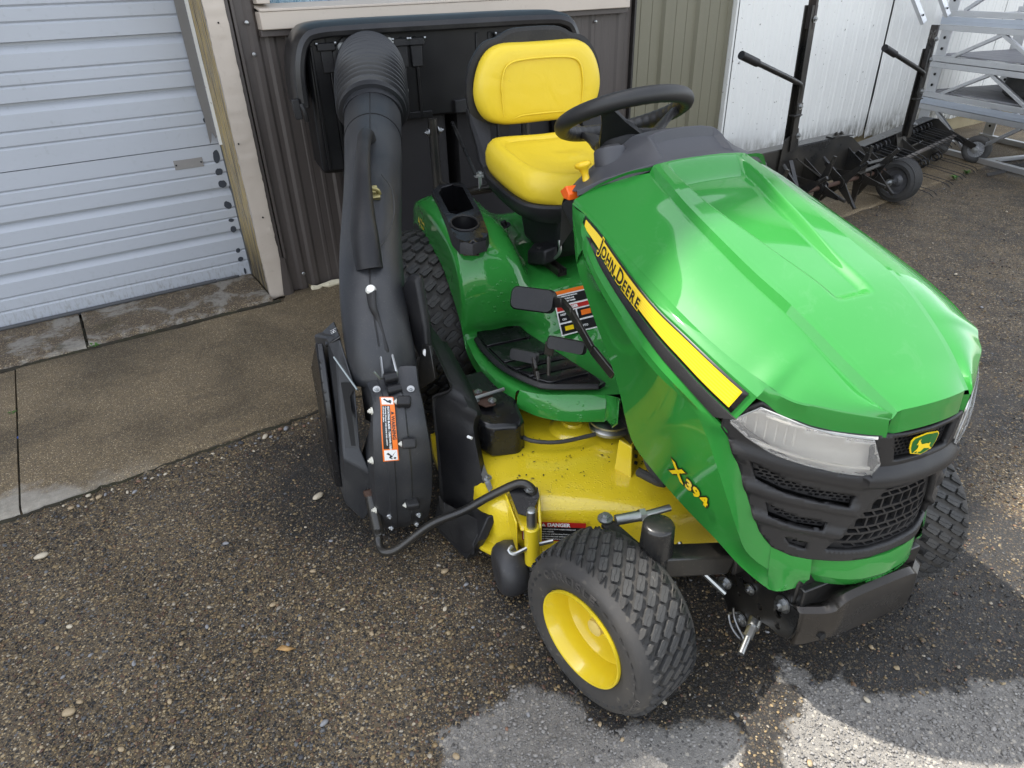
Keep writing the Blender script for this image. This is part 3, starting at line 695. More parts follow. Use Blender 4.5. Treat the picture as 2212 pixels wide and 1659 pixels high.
for i, (w, z, a, h) in enumerate([(.658, .665, .016, .033), (.652, .591, .017, .018), (.654, .529, .018, .021), (.655, .419, .017, .021), (.653, .338, .014, .009), (.653, .289, .016, .016), (.650, .171, .011, .013), (.652, .122, .013, .014), (.66, .05, .005, .02), (.648, .84, .010, .012), (.65, 1.04, .008, .01)]):
    r = np.random.default_rng(40+i); n_ = 18
    rad = 1+.10*np.sin(np.arange(n_)*2*PI/n_*2+i)+r.normal(0, .05, n_); P = [(w+a*rad[q]*math.cos(2*PI*q/n_)*(1.1 if math.cos(2*PI*q/n_) > 0 else 1), 3.7708-.0004*(i % 3), z+h*rad[q]*math.sin(2*PI*q/n_)) for q in range(n_)]
    b = MB(); b.add(P, [tuple(range(n_))]); b.build('paint_patch', tp, D)
# grey vinyl stop along the jamb, torn off above the joint
m = MB(); m.prism([(.636, 3.742, 2.75), (.688, 3.742, 2.75), (.688, 3.742, .77), (.672, 3.742, .755), (.660, 3.742, .79), (.648, 3.742, .745), (.640, 3.742, .735), (.642, 3.742, .86), (.636, 3.742, .95)], (0, .004, 0))
m.box((.686, 3.738, 1.76), (.006, .016, 1.98)); m.build('vinyl_stop', speckle(mat('grey_vinyl_stop', (.17, .165, .16), .6), (.17, .165, .16), (.1, .09, .08), .4, 30), B)
# ================================================================== RIDING MOWER (mower frame)
MW = thing('riding_mower', 'green riding lawn mower with yellow seat, yellow wheels and yellow cutting deck', 'lawn mower', FM, (-.7, 0, 0))
def curve(pts): return np.array(pts, float)
RID = [(-.564, -.13, 1.013), (-.47, -.138, .985), (-.386, -.141, .957), (-.186, -.143, .898), (-.061, -.137, .862), (.057, -.117, .806), (.12, -.099, .771), (.160, -.086, .746)]
SHO = [(-.652, -.288, .936), (-.58, -.291, .925), (-.508, -.292, .911), (-.414, -.295, .887), (-.313, -.296, .863), (-.21, -.295, .839), (-.122, -.29, .817), (-.051, -.279, .798), (-.005, -.267, .786), (.034, -.258, .778), (.052, -.244, .767), (.076, -.224, .759), (.101, -.187, .752), (.121, -.158, .747), (.147, -.118, .7415), (.160, -.0958, .7378)]
STT = [(-.575, -.302, .921), (-.492, -.304, .903), (-.405, -.31, .877), (-.312, -.316, .851), (-.224, -.317, .828), (-.137, -.31, .808), (-.061, -.3, .787), (-.01, -.289, .77), (.031, -.276, .754)]
LIP = [(.037, -.262, .746), (.063, -.238, .724), (.092, -.203, .711), (.117, -.166, .703), (.146, -.117, .700), (.1605, -.0945, .699)]
STB = [(-.560, -.312, .905), (-.549, -.313, .892), (-.48, -.317, .867), (-.379, -.323, .827), (-.29, -.326, .80), (-.207, -.323, .772), (-.132, -.319, .752), (-.075, -.313, .734), (-.010, -.298, .71), (.010, -.292, .703)]
TRB = [(-.517, -.318, .884), (-.493, -.320, .862), (-.429, -.325, .829), (-.303, -.330, .782), (-.197, -.328, .743), (-.103, -.322, .716), (-.031, -.307, .684)]
SEAM = [(-.008, -.300, .672), (-.001, -.292, .655), (.021, -.273, .588), (.043, -.254, .514), (.062, -.235, .452), (.080, -.214, .418), (.105, -.182, .402), (.124, -.154, .398)]
CRE = [(-.548, -.322, .875), (-.535, -.326, .848), (-.466, -.333, .81), (-.379, -.337, .771), (-.271, -.339, .729), (-.182, -.333, .701), (-.09, -.318, .678), (-.055, -.307, .64), (-.02, -.294, .575), (.011, -.277, .498), (.036, -.258, .425), (.052, -.243, .385), (.085, -.215, .360), (.118, -.172, .352)]
REAR = [(-.652, -.288, .936), (-.652, -.296, .925), (-.630, -.303, .87), (-.590, -.312, .795), (-.542, -.314, .744), (-.48, -.315, .685), (-.426, -.315, .639), (-.375, -.313, .582), (-.347, -.311, .536), (-.335, -.309, .505), (-.298, -.303, .445), (-.215, -.29, .408), (-.118, -.270, .374), (-.03, -.251, .350), (.030, -.232, .322), (.090, -.207, .304), (.113, -.197, .318)]
# --- hood top: centre panel with sunken pocket, ridge step, bevel panel, shoulder band, nose visor
NR = 170; rid = cat(RID, NR)
def smooth(t): t = np.clip(t, 0, 1); return t*t*(3-2*t)
rows = []
ys = np.linspace(-1, 1, 131)
for i in range(NR):
    x, y0, z = rid[i]; yr = -y0-.011
    s = i/(NR-1); row = []
    nose = .010*smooth((s-.90)/.1)
    for u in ys:
        yy = u*yr
        crown = .006*(1-u*u)*(1-s*.2)
        # pocket outline: half width narrows to the front, round end
        hw = .104-.052*smooth((x+.50)/.46)
        dx = min((x+.560)/.060, (-.040-x)/.030)
        dy = (hw-abs(yy))/(.012+.014*smooth((x+.6)/.5))
        d = .024*(1-.45*smooth((x+.5)/.45))*smooth(dx)*smooth(dy)
        row.append((x+nose*(1-u*u), yy, z+.005+crown-d))
    rows.append(row)
hd = MB(); hd.sheet(rows, True)
es = 1-.40*smooth((np.arange(NR)/(NR-1)-.90)/.10)
inn = np.array([[x, y+.011, z+.005] for x, y, z in rid]); mid_ = np.array([[x, y-.001+.006*(1-e), z+.003+.001*(1-e)] for (x, y, z), e in zip(rid, es)])
out_ = np.array([[x, y-.010*e, z-.013*e] for (x, y, z), e in zip(rid, es)]); o2 = np.array([[x, y-.016*e, z-.0135*e] for (x, y, z), e in zip(rid, es)])
side_ = MB(); side_.sheet([inn, mid_, out_, o2])
sho = cat(SHO, NR)
def between(a, b, f, bul=0.0): return a*(1-f)+b*f+np.array([0, 0, bul])
bev = [o2]+[between(o2, sho, f, .010*math.sin(PI*f)) for f in (.12, .3, .5, .7, .85, .95)]+[sho]
side_.sheet(bev)
bot = np.vstack([cat([REAR[1]]+STT, 36), cat(LIP, 24)])
sh2 = np.vstack([lin(np.array(SHO)[:10], 36) if False else cat(SHO[:10], 36), cat(SHO[10:], 24)])
side_.sheet([sh2, sh2+np.array([0, -.003, -.003]), between(sh2, bot, .55, -.002), bot])
# fold under the visor lip
side_.sheet([bot, bot+np.array([-.004, .004, -.004]), bot+np.array([-.022, .02, -.002])])
# rear roll to the dash
side_.sheet([cat([RID[0], (-.575, -.19, 1.006), (-.612, -.24, .978), (-.652, -.288, .936)], 20), cat([(-.568, -.13, 1.004), (-.585, -.19, .996), (-.622, -.24, .966), (-.656, -.286, .926)], 20)])
side_.mirror(); hd.merge(side_)
c0, c1_ = rows[-1][0], rows[-1][-1]; nz = []
for k in range(5): nz.append([(p[0]+.001*k-.001, p[1], p[2]-(.0, .003, .02, .035, .046)[k]) for p in rows[-1]])
hd.sheet(nz, True)
for e_ in (0, -1):
    sg_ = -1 if e_ == 0 else 1
    hd.sheet([[r_k[e_] for r_k in nz], [(.154, sg_*.0850, z_) for z_ in (.736, .734, .722, .709, .699)], [(.1600, sg_*.0956, z_) for z_ in (.7375, .735, .724, .710, .6990)]], e_ == 0)
hd.sheet([[(p[0], p[1], p[2]) for p in rows[0]], [(p[0]-.004, p[1], p[2]-.014) for p in rows[0]]])
hd.build('hood', green, MW, ang=32)
# small chrome-lipped slits beside the ridges
# --- stripe ledge
def strip_fn(A, Bc, n=80):
    a, b = cat(A, n), cat(Bc, n); midl = (a+b)/2
    L = np.r_[0, np.cumsum(np.linalg.norm(np.diff(midl, axis=0), axis=1))]
    wd = np.linalg.norm(a-b, axis=1)
    tg = np.gradient(midl, axis=0); up = a-b; nr = np.cross(tg, up); nr /= np.linalg.norm(nr, axis=1)[:, None]
    nr *= np.where(nr[:, 1:2] > 0, -1, 1)
    def f(s, t, off=0.0, absu=False):
        s = min(max(s, 0), L[-1]); k = [np.interp(s, L, q) for q in (*(b.T), *(a.T), *(nr.T))]
        B_, A_, N_ = np.array(k[:3]), np.array(k[3:6]), np.array(k[6:]); w = np.interp(s, L, wd)
        tt = t/w if absu else t
        return B_+(A_-B_)*tt+N_*off
    f.L = L[-1]; f.w = lambda s: float(np.interp(s, L, wd)); return f
SF = strip_fn(STT, STB)
def stripgrid(f, s0, s1, t0, t1, off, ns=50, nt=4): return [[f(s0+(s1-s0)*i/ns, (t0+(t1-t0)*j/nt) if not callable(t0) else t0(s0+(s1-s0)*i/ns)*(1-j/nt)+t1(s0+(s1-s0)*i/ns)*j/nt, off) for j in range(nt+1)] for i in range(ns+1)]
for sgn in (1, -1):
    def fix(m):
        if sgn < 0: m.v = [(x, -y, z) for x, y, z in m.v]; m.f = [q[::-1] for q in m.f]
        return m
    led = MB(); led.sheet(stripgrid(SF, 0, SF.L, -.06, 1.05, 0.0))
    ledge = fix(led).build('stripe_ledge', green, MW)
    d = MB(); d.sheet(stripgrid(SF, .004, SF.L-.014, .04, .97, .0012)); d = fix(d).build('side_stripe', black_l, MW, solid=.001)
    e = .0055
    d2 = MB(); d2.sheet(stripgrid(SF, .012, SF.L-.024, lambda s: .04+e/SF.w(s), lambda s: .97-e/SF.w(s), .0026)); sub(fix(d2), 'yellow_band', yel_l, d)
    d3 = MB()
    for k in range(6):
        c = .17+.66*(k+.5)/6
        d3.sheet(stripgrid(SF, .018, SF.L-.028, lambda s: c-.028, lambda s: c+.028, .0031, 50, 1))
    sub(fix(d3), 'band_lines', mat('pale_stripe_ink', (.90, .67, .05), .3, 0, .6), d)
    x = .100; tm = MB()
    if sgn > 0:
        hl = MB()
        for ch, sz in zip('JOHN DEERE', (1.25, .92, .92, .92, .6, 1.25, .92, .92, .92, .92)):
            h = .0335*sz
            if ch == ' ': x += .009; continue
            x0 = x
            t1 = textmb(ch, lambda u, v, w: SF(x0+u*.93, .005+v, .0042, True), h, .0011)
            t2 = textmb(ch, lambda u, v, w: SF(x0+u*.93, .005+v, .0036, True), h, .0034)
            tm.merge(t1); hl.merge(t2); x += t1.width*.93+.0036
        sub(hl, 'lettering_outline', yel_l, d); sub(tm, 'lettering', black_l, d)
    # black trim strip under the stripe
    tr = MB(); a = cat([(-.535, -.317, .887)]+STB[2:], 60); b = cat(TRB, 60)
    tr.sheet([a+np.array([0, .004, -.001]), a+np.array([0, -.003, -.002]), between(a, b, .5)+np.array([0, -.005, 0]), b+np.array([0, -.003, .002]), b+np.array([0, .006, 0])])
    fix(tr).build('trim_strip', trimblack, MW)
    # side panel
    sp = MB(); U = np.vstack([cat([(-.563, -.314, .906)]+TRB, 44)[:-1], cat([TRB[-1]]+SEAM, 37)]); Cc = cat(CRE, 80); V_ = cat(REAR[2:], 80)
    sp.sheet([U+np.array([-.0, .008, -.004]), U, between(U, Cc, .5)+np.array([0, -.004, .001]), Cc*.985+U*.015, Cc+np.array([0, .0, -.0])])
    up_ = [Cc]+[between(Cc, V_, f)+np.array([0, .004*math.sin(PI*f), 0]) for f in (.08, .25, .5, .75, .93)]+[V_, V_+np.array([.004, .012, .004])]
    sp.sheet(up_)
    # rear facet closing hood, stripe end and panel
    fa = cat(REAR[1:4], 14); fb = cat([(-.575, -.302, .921), (-.563, -.313, .905), (-.548, -.322, .875), (-.54, -.325, .85)], 14)
    sp.sheet([fa, (fa+fb)/2+np.array([0, -.004, 0]), fb])
    fix(sp).build('side_panel', green, MW, ang=24)
    # bottom front nose piece of the panel up to the centre seam
    if sgn > 0:
        tx = MB(); to = MB()
        U0, E0 = np.array([-.163, -.302, .456]), np.array([-.042, -.278, .430])
        ex = (E0-U0)/np.linalg.norm(E0-U0); nv = np.array([-.10, -1, -.18]); nv -= ex*nv@ex; nv /= np.linalg.norm(nv); ey = np.cross(nv, ex); ey *= np.sign(ey[2])
        x = 0
        q = MB(); q.sheet(up_[:6]); pv = np.array(q.v); pv = pv[(pv[:, 0] > -.30) & (pv[:, 0] < .06) & (pv[:, 2] > .33) & (pv[:, 2] < .62)]
        fq = lambda x, z: np.stack([np.ones_like(x), x, z, x*x, x*z, z*z], -1)
        co_ = np.linalg.lstsq(fq(pv[:, 0], pv[:, 2]), pv[:, 1], rcond=None)[0]
        def onpanel(P, off): return (P[0], float(fq(np.array(P[0]), np.array(P[2]))@co_)-off, P[2])
        for ch, sz in zip('X394', (1.38, 1, 1, 1)):
            h = .041*sz; x0 = x
            f1 = lambda u, v, w, o=.0030: onpanel(U0+ex*(x0+u)+ey*v, o)
            t1 = textmb(ch, f1, h, .0020); t2 = textmb(ch, lambda u, v, w: onpanel(U0+ex*(x0+u)+ey*v, .0020), h, .0050)
            tx.merge(t1); to.merge(t2); x += t1.width+.0035
        mb_ = to.build('model_badge', black_l, MW, flat=True); sub(tx, 'lettering', yel_l, mb_, flat=True)
# --- nose surface
GX = (0, .06, .09, .12, .15, .185, .22, .26, .30, .34); GG = (.173, .169, .160, .145, .125, .103, .078, .036, -.012, -.07)
gfun = lambda y: float(np.interp(abs(y), GX, GG))
_gy = np.linspace(0, .34, 120); _gv = np.convolve(np.pad([gfun(t) for t in _gy], 6, 'reflect', reflect_type='odd'), np.ones(13)/13, 'valid')
def nose(y, z, off=0.0):
    y_ = abs(y); x = float(np.interp(y_, _gy, _gv)); s = (float(np.interp(y_+.004, _gy, _gv))-x)/.004
    nrm = np.array([1, -s*np.sign(y), 0]); nrm /= np.linalg.norm(nrm); return np.array([x, y, z])+nrm*off
mir = lambda P: [(-y, z) for y, z in P][::-1]
OUTL = [(0, .702), (-.085, .703), (-.117, .702), (-.166, .706), (-.203, .714), (-.238, .728), (-.262, .745), (-.302, .700), (-.302, .672), (-.292, .652), (-.273, .588), (-.254, .514), (-.235, .452), (-.214, .418), (-.182, .402), (-.154, .398), (0, .406)]
OUTL = OUTL+[(-y, z) for y, z in OUTL[-2:0:-1]]
LENS = [(-.292, .694), (-.262, .735), (-.240, .727), (-.203, .712), (-.166, .702), (-.112, .697), (-.094, .648), (-.101, .617), (-.15, .621), (-.201, .634), (-.242, .649), (-.272, .672)]
HEX = [(-.060, .581), (.060, .581), (.083, .540), (.122, .455), (.135, .425), (-.135, .425), (-.122, .455), (-.083, .540)]
SL1 = [(-.265, .620), (-.22, .590), (-.167, .573), (-.108, .566), (-.116, .541), (-.162, .547), (-.215, .560), (-.254, .576)]
SL2 = [(-.236, .527), (-.187, .504), (-.140, .497), (-.146, .478), (-.188, .482), (-.228, .498)]
SL3 = [(-.20, .450), (-.162, .441), (-.162, .420), (-.188, .428)]
EMB = [(-.078, .697), (-.066, .643), (.066, .643), (.078, .697)]
holes = [LENS, mir(LENS), HEX, SL1, mir(SL1), SL2, mir(SL2), SL3, mir(SL3), EMB]
def relief(y, z):                                     # the bars between the slots bulge
    b = 0
    for zc, w in ((.60, .022), (.532, .018), (.468, .016)): b = max(b, .008*max(0, 1-((z-zc-(abs(y)-.11)*.16)/w)**2) if abs(y) > .10 else 0)
    if .583 < z < .64 and abs(y) < .11: b = max(b, .016*max(0, 1-((z-.607)/.026)**2))
    return b
gr = plate(OUTL, holes, .0075, lambda y, z: nose(y, z, .002+relief(y, z)))
grille = gr.build('front_grille', trimblack, MW, ang=40, solid=.014, weld=True, bev=.0)
def comb(region, cw, chh, wall, depth, name, m=trimblack, hexa=True):
    xs = [p[0] for p in region]; zs = [p[1] for p in region]; hs = []; j = 0; z = min(zs)
    while z < max(zs)+chh:
        y = min(xs)-cw+(cw/2 if j % 2 else 0)
        while y < max(xs)+cw:
            a, b = cw/2-wall/2, chh/2-wall/2
            sk = .35*a
            h = [(y-a, z), (y-a+sk, z+b), (y+a-sk, z+b), (y+a, z), (y+a-sk, z-b), (y-a+sk, z-b)] if hexa else rrect(y-a, z-b, y+a, z+b, min(a, b)*.3, 2)
            if all(inside(p, region) for p in h): hs.append(h)
            y += cw
        z += chh; j += 1
    m_ = plate(region, hs, .05, lambda y, z: nose(y, z, -depth))
    return sub(m_, name, m, grille, flat=True, solid=.006)
def grow(P, k):
    c = np.mean(P, 0); return [tuple(c+(np.array(p)-c)*k) for p in P]
for P in (SL1, SL2, SL3): 
    for Q in (P, mir(P)): comb(grow(Q, 1.06), .0105, .0072, .0022, .009, 'slot_mesh')
def hexmesh():
    hs = []; rowsz = [(.440, .012), (.464, .022), (.487, .014), (.511, .024), (.536, .014), (.557, .016)]
    zz_ = [(.432, .010), (.4505, .0165), (.469, .0125), (.490, .022), (.510, .0125), (.533, .024), (.5535, .0115), (.569, .012)]
    for j, (zc, hh) in enumerate(zz_):
        cw = .0235; sk = .004*(1 if j % 2 else -1) if hh < .02 else 0
        for k in range(-7, 8):
            y = k*cw+(cw/2 if j % 2 else 0); a, b = cw/2-.0021, hh/2-.0008
            h = [(y-a+sk, z_) for z_ in ()] or [(y-a-sk, zc-b), (y+a-sk, zc-b), (y+a+sk, zc+b), (y-a+sk, zc+b)]
            if all(inside(p, HEX) for p in h): hs.append(h)
    return plate(grow(HEX, 1.03), hs, .05, lambda y, z: nose(y, z, -.010))
sub(hexmesh(), 'grille_mesh', trimblack, grille, flat=True, solid=.010)
comb(grow(EMB, 1.05), .011, .008, .002, .012, 'slot_mesh')
bk = plate(grow(OUTL, .968), [], .02, lambda y, z: nose(y, z, -.032)); sub(bk, 'backing', dark, grille)
# emblem: shield with leaping deer
SH = [(-.040, .684), (-.034, .690), (.0, .694), (.034, .690), (.040, .684), (.038, .668), (.031, .656), (.0, .648), (-.031, .656), (-.038, .668)]
em = plate(SH, [], .02, lambda y, z: nose(y*.80-.012, z, .004)); em = em.build('emblem', yel_l, MW, solid=.002, flat=True)
sub(plate(grow(SH, .93), [], .02, lambda y, z: nose(y*.80-.012, z, .0046)), 'shield_field', grn_l, em, flat=True)
DEER = [(-.026, .6565), (-.0235, .6545), (-.020, .657), (-.015, .660), (-.009, .661), (-.002, .6625), (.002, .659), (.006, .656), (.010, .6575), (.013, .6545), (.0155, .655), (.0150, .659), (.0195, .659), (.0245, .6565), (.026, .6585), (.0205, .6625), (.0175, .665), (.0165, .6700), (.0185, .6745), (.0225, .6735), (.0235, .6755), (.0205, .6785), (.0205, .6835), (.0185, .6845), (.0175, .681), (.0165, .6855), (.0145, .685), (.0150, .680), (.0120, .6775), (.0095, .6735), (.0030, .6725), (-.0060, .6725), (-.0125, .6705), (-.0150, .6725), (-.0170, .6715), (-.0155, .6680), (-.0165, .6640), (-.0205, .6610)]
sub(plate([(-y, z) for y, z in DEER][::-1], [], .02, lambda y, z: nose(y*.80-.012, z, .0054)), 'leaping_deer', yel_l, em, flat=True)
# headlamps
for sgn in (1, -1):
    P = LENS if sgn > 0 else mir(LENS)
    def bul(y, z):
        c = np.mean(P, 0); return .010
    h = plate(P, [], .011, lambda y, z: nose(y, z, .009+.006*math.sin(min(1, max(0, (z-.62)/.1))*PI))); hl = h.build('headlight', lens_m, MW, solid=.004)
    rf = MB(); rf.sheet([[nose(sgn*y, z, -.012-.018*math.sin(PI*(i/7))) for i, z in enumerate(np.linspace(.612, .715, 8))] for y in np.linspace(-.285, -.098, 22)]); sub(rf, 'reflector', refl_m, hl)
    rb = MB()
    for k in range(6): rb.tube([nose(sgn*(-.278+.0125*k), z, -.012-.010*math.sin(PI*(z-.65)/.07)) for z in np.linspace(.660-.001*k, .725-.003*k, 8)], .0016, 6)
    sub(rb, 'reflector_rib', refl_m, hl)
    rim = MB(); E = [nose(y, z, .006) for y, z in densify(P, .02)]; rim.tube(E, .0016, 6, closed=True); sub(rim, 'lens_rim', mat('lens_edge', (.40, .40, .39), .25), hl)
    fl = MB(); fl.tube([nose(sgn*(-.105-.16*t), .634+.03*t*t, .004) for t in np.linspace(0, 1, 12)], .003, 6); fl.tube([nose(sgn*(-.105-.15*t), .697+.022*t*t, .001) for t in np.linspace(0, 1, 12)], .004, 6); sub(fl, 'lens_step', refl_m, hl)
# centre front lower panel
cp = MB(); R0 = []
for z, o in ((.400, -.006), (.399, .003), (.385, .008), (.352, .010), (.338, .004), (.322, -.004), (.316, -.016)): R0.append([nose(y, z-.0*abs(y)+(.004 if abs(y) > .1 else 0)*0, o-.02*(abs(y)/.16)**2) for y in np.linspace(-.149, .149, 25)])
cp.sheet(R0); fp = cp.build('front_panel', green, MW, ang=25)
em2 = textmb('JOHN DEERE', lambda u, v, w: nose(.110-u*.98, .3215+v*.62*.95, -.0015+(v*.62)*.32+w), .0255, .0006, depth=.0012); sub(em2, 'embossed_lettering', green, fp, flat=True)
sd_ = MB()                                            # lower corner joining side panel crease to the centre seam
for sgn in (1, -1):
    A_ = cat([(.085, -.2115, .358), (.118, -.172, .354), (.133, -.149, .352)], 8); T_ = cat([(.080, -.214, .418), (.105, -.183, .403), (.1275, -.150, .398)], 8); B_ = cat([(.088, -.205, .299), (.113, -.197, .314), (.122, -.151, .318)], 8)
    q = MB(); q.sheet([T_, T_*.5+A_*.5+np.array([.004, -.004, 0]), A_+np.array([.003, -.003, 0]), A_*.5+B_*.5, B_, B_+np.array([-.01, .006, .004])])
    if sgn < 0: q.v = [(x, -y, z) for x, y, z in q.v]
    sd_.mark(); sd_.merge(q)
sd_.build('front_corner', green, MW, ang=30)
# --- engine mass, frame rails (dark, mostly unseen)
e = MB(); e.box((-.25, 0, .60), (.52, .42, .30)); e.box((-.30, 0, .40), (.44, .34, .16)); e.build('engine', mat('engine_black', (.012, .012, .012), .5), MW, bev=.02)
e = MB(); e.box((-.60, -.14, .30), (1.45, .05, .10)); e.box((-.60, .14, .30), (1.45, .05, .10)); e.box((-1.25, 0, .38), (.5, .3, .22)); e.build('frame', steel_blk, MW, bev=.004)
e = MB(); e.tube([(-.28, -.262, .52), (-.28, -.27, .40), (-.25, -.24, .34), (-.34, -.25, .31)], .012, 8, 20); e.tube([(-.34, -.235, .36), (-.33, -.215, .31), (-.31, -.18, .33)], .006, 8, 14)
e.build('hose', rubber, MW)
# --- fender deck
TRAY = [(-1.605, -.30), (-1.585, -.363), (-1.52, -.405), (-1.30, -.440), (-1.10, -.466), (-1.045, -.462), (-1.022, -.432), (-1.03, -.388), (-1.07, -.365), (-1.30, -.318), (-1.55, -.272), (-1.59, -.278)]
FL = [[(-1.68, -.45, .54), (-1.60, -.462, .63), (-1.5, -.474, .655), (-1.34, -.484, .64), (-1.22, -.484, .622), (-1.13, -.483, .56), (-1.045, -.481, .47), (-1.035, -.474, .385), (-.96, -.477, .36), (-.88, -.472, .345), (-.80, -.46, .334), (-.735, -.43, .322)],
      [(-1.67, -.445, .60), (-1.585, -.462, .69), (-1.42, -.474, .712), (-1.22, -.479, .702), (-1.08, -.480, .65), (-1.030, -.479, .56), (-1.04, -.473, .455), (-1.05, -.466, .405), (-.95, -.474, .383), (-.865, -.468, .376), (-.79, -.454, .372), (-.727, -.429, .372)],
      [(-1.66, -.43, .63), (-1.575, -.448, .72), (-1.40, -.460, .741), (-1.2, -.466, .733), (-1.07, -.468, .685), (-1.022, -.470, .59), (-1.035, -.464, .47), (-1.05, -.458, .412), (-.94, -.466, .393), (-.855, -.459, .390), (-.78, -.443, .390), (-.717, -.419, .390)],
      [(-1.67, -.36, .63), (-1.58, -.36, .735), (-1.4, -.37, .752), (-1.2, -.38, .747), (-1.06, -.39, .70), (-1.008, -.395, .60), (-1.028, -.395, .47), (-1.055, -.39, .405), (-.93, -.39, .388), (-.8, -.388, .387), (-.73, -.38, .388), (-.667, -.368, .390)],
      [(-1.67, -.27, .62), (-1.58, -.265, .715), (-1.4, -.27, .728), (-1.2, -.275, .715), (-1.06, -.285, .66), (-1.0, -.292, .56), (-1.02, -.292, .46), (-1.045, -.287, .405), (-.93, -.285, .388), (-.8, -.29, .387), (-.72, -.295, .388), (-.633, -.297, .390)],
      [(-1.67, -.20, .60), (-1.58, -.205, .66), (-1.4, -.205, .645), (-1.2, -.21, .60), (-1.08, -.215, .57), (-.99, -.22, .535), (-.96, -.22, .47), (-.94, -.218, .425), (-.87, -.213, .402), (-.75, -.205, .393), (-.68, -.208, .391), (-.592, -.214, .391)],
      [(-1.67, -.12, .59), (-1.58, -.12, .62), (-1.4, -.12, .60), (-1.2, -.12, .578), (-1.10, -.12, .575), (-.985, -.12, .560), (-.94, -.12, .50), (-.90, -.12, .45), (-.84, -.12, .42), (-.74, -.12, .40), (-.66, -.12, .395), (-.56, -.12, .392)],
      [(-1.67, 0, .59), (-1.58, 0, .62), (-1.4, 0, .60), (-1.2, 0, .578), (-1.10, 0, .575), (-.985, 0, .560), (-.94, 0, .50), (-.90, 0, .45), (-.84, 0, .42), (-.74, 0, .40), (-.66, 0, .395), (-.56, 0, .392)]]
inner_tray = grow(TRAY, .93)
fd = MB(); fd.loft(FL, 84, 56, flip=True, keep=lambda c: not inside((c[0], c[1]), inner_tray) or c[2] < .66)
ft = [l[-1] for l in FL[2:6]]
fd.sheet([cat(ft, 24), cat([(-.715, -.428, .372), (-.658, -.374, .376), (-.622, -.300, .378), (-.578, -.216, .380)], 24), cat([(-.722, -.428, .330), (-.668, -.382, .318), (-.619, -.320, .314), (-.574, -.220, .312)], 24), cat([(-.73, -.41, .326), (-.68, -.37, .314), (-.63, -.31, .31), (-.59, -.21, .308)], 24)], True)
fd.mirror()
fd.merge(plate(grow(TRAY, .97), [], .05, lambda x, y: (x, -y, .748-.16*max(0, x+1.20)-.05*max(0, -.40-y))))
fender = fd.build('fender_deck', green_wet, MW, ang=50, weld=True)
lk = MB(); lk.sheet([cat([(-.592, -.212, .391), (-.56, -.20, .40), (-.50, -.215, .43), (-.455, -.25, .46)], 14), cat([(-.576, -.214, .374), (-.55, -.205, .36), (-.50, -.225, .37), (-.44, -.26, .40)], 14), cat([(-.572, -.219, .315), (-.555, -.225, .33), (-.52, -.235, .345), (-.48, -.25, .36)], 14)]); lk.build('running_board_link', green, MW, solid=.003)
# cup holder tray
fz = lambda x, y: .762-.16*max(0, (x+1.20))*1.0-.05*max(0, -.40-y)
cup = circ(-1.150, -.412, .050, 26, .043); pocket = [(-1.58, -.31), (-1.56, -.358), (-1.50, -.388), (-1.255, -.428), (-1.222, -.415), (-1.255, -.342), (-1.53, -.290)]
tp_ = plate(TRAY, [cup, pocket], .03, lambda x, y: (x, y, fz(x, y))); tray = tp_.build('cup_holder_tray', black_wet, MW, solid=.005, bev=.002, ang=30)
sk = MB(); dn = densify(TRAY, .02); sk.sheet([[(x, y, fz(x, y)-.002) for x, y in dn+dn[:1]], [(x+(x+1.25)*.02, y+(y+.37)*.06, fz(x, y)-.014) for x, y in dn+dn[:1]], [(x+(x+1.25)*.035, y+(y+.37)*.08, fz(x, y)-.034) for x, y in dn+dn[:1]]]); sub(sk, 'rim', black, tray)
wl_ = MB(); wl_.sheet([[(x, y, fz(x, y)-.003) for x, y in cup+cup[:1]], [(x*.9-.1150, y*.9-.0412, .68) for x, y in cup+cup[:1]]]); wl_.add([(x*.9-.1150, y*.9-.0412, .68) for x, y in cup], [tuple(range(len(cup)))])
wl_.sheet([[(x, y, fz(x, y)-.003) for x, y in pocket+pocket[:1]], [(x, y, .665) for x, y in pocket+pocket[:1]]]); wl_.add([(x, y, .665) for x, y in pocket], [tuple(range(len(pocket)))]); sub(wl_, 'well', bagblack, tray)
rg = MB(); rg.tube([(x, y, fz(x, y)+.001) for x, y in cup], .0035, 6, closed=True); sub(rg, 'cup_ring', black, tray)
# footrest pad with raised ribs
PAD = [(-1.062, -.423), (-1.05, -.28), (-.93, -.258), (-.62, -.196), (-.612, -.222), (-.672, -.345), (-.715, -.378), (-.82, -.420), (-.98, -.434), (-1.03, -.434)]
def padz(x, y): return .397+.012*math.exp(-((x+1.06)/.03)**2)
pd = plate(PAD, [], .03, lambda x, y: (x, y, padz(x, y)+.002)); pad = pd.build('footrest_mat', black_wet, MW, solid=.012, bev=.003, off=1)
def clip(poly, x0, x1):
    from mathutils.geometry import intersect_line_line_2d
    P = [tuple(p) for p in poly]
    for xx, sg in ((x0, 1), (x1, -1)):
        o = []
        for i in range(len(P)):
            a, b = P[i-1], P[i]; ia, ib = (a[0]-xx)*sg >= 0, (b[0]-xx)*sg >= 0
            if ia != ib: t = (xx-a[0])/(b[0]-a[0]); o.append((xx, a[1]+(b[1]-a[1])*t))
            if ib: o.append(b)
        P = o
    return P
for a, b in ((-1.05, -.965), (-.955, -.845), (-.838, -.79), (-.783, -.735), (-.728, -.68)):
    P = grow(clip(grow(PAD, .93), a, b), .97)
    if len(P) > 2: sub(plate(P, [], .05, lambda x, y: (x, y, padz(x, y)+.014)), 'mat_rib', black_wet, pad, solid=.005, off=1, bev=.002)
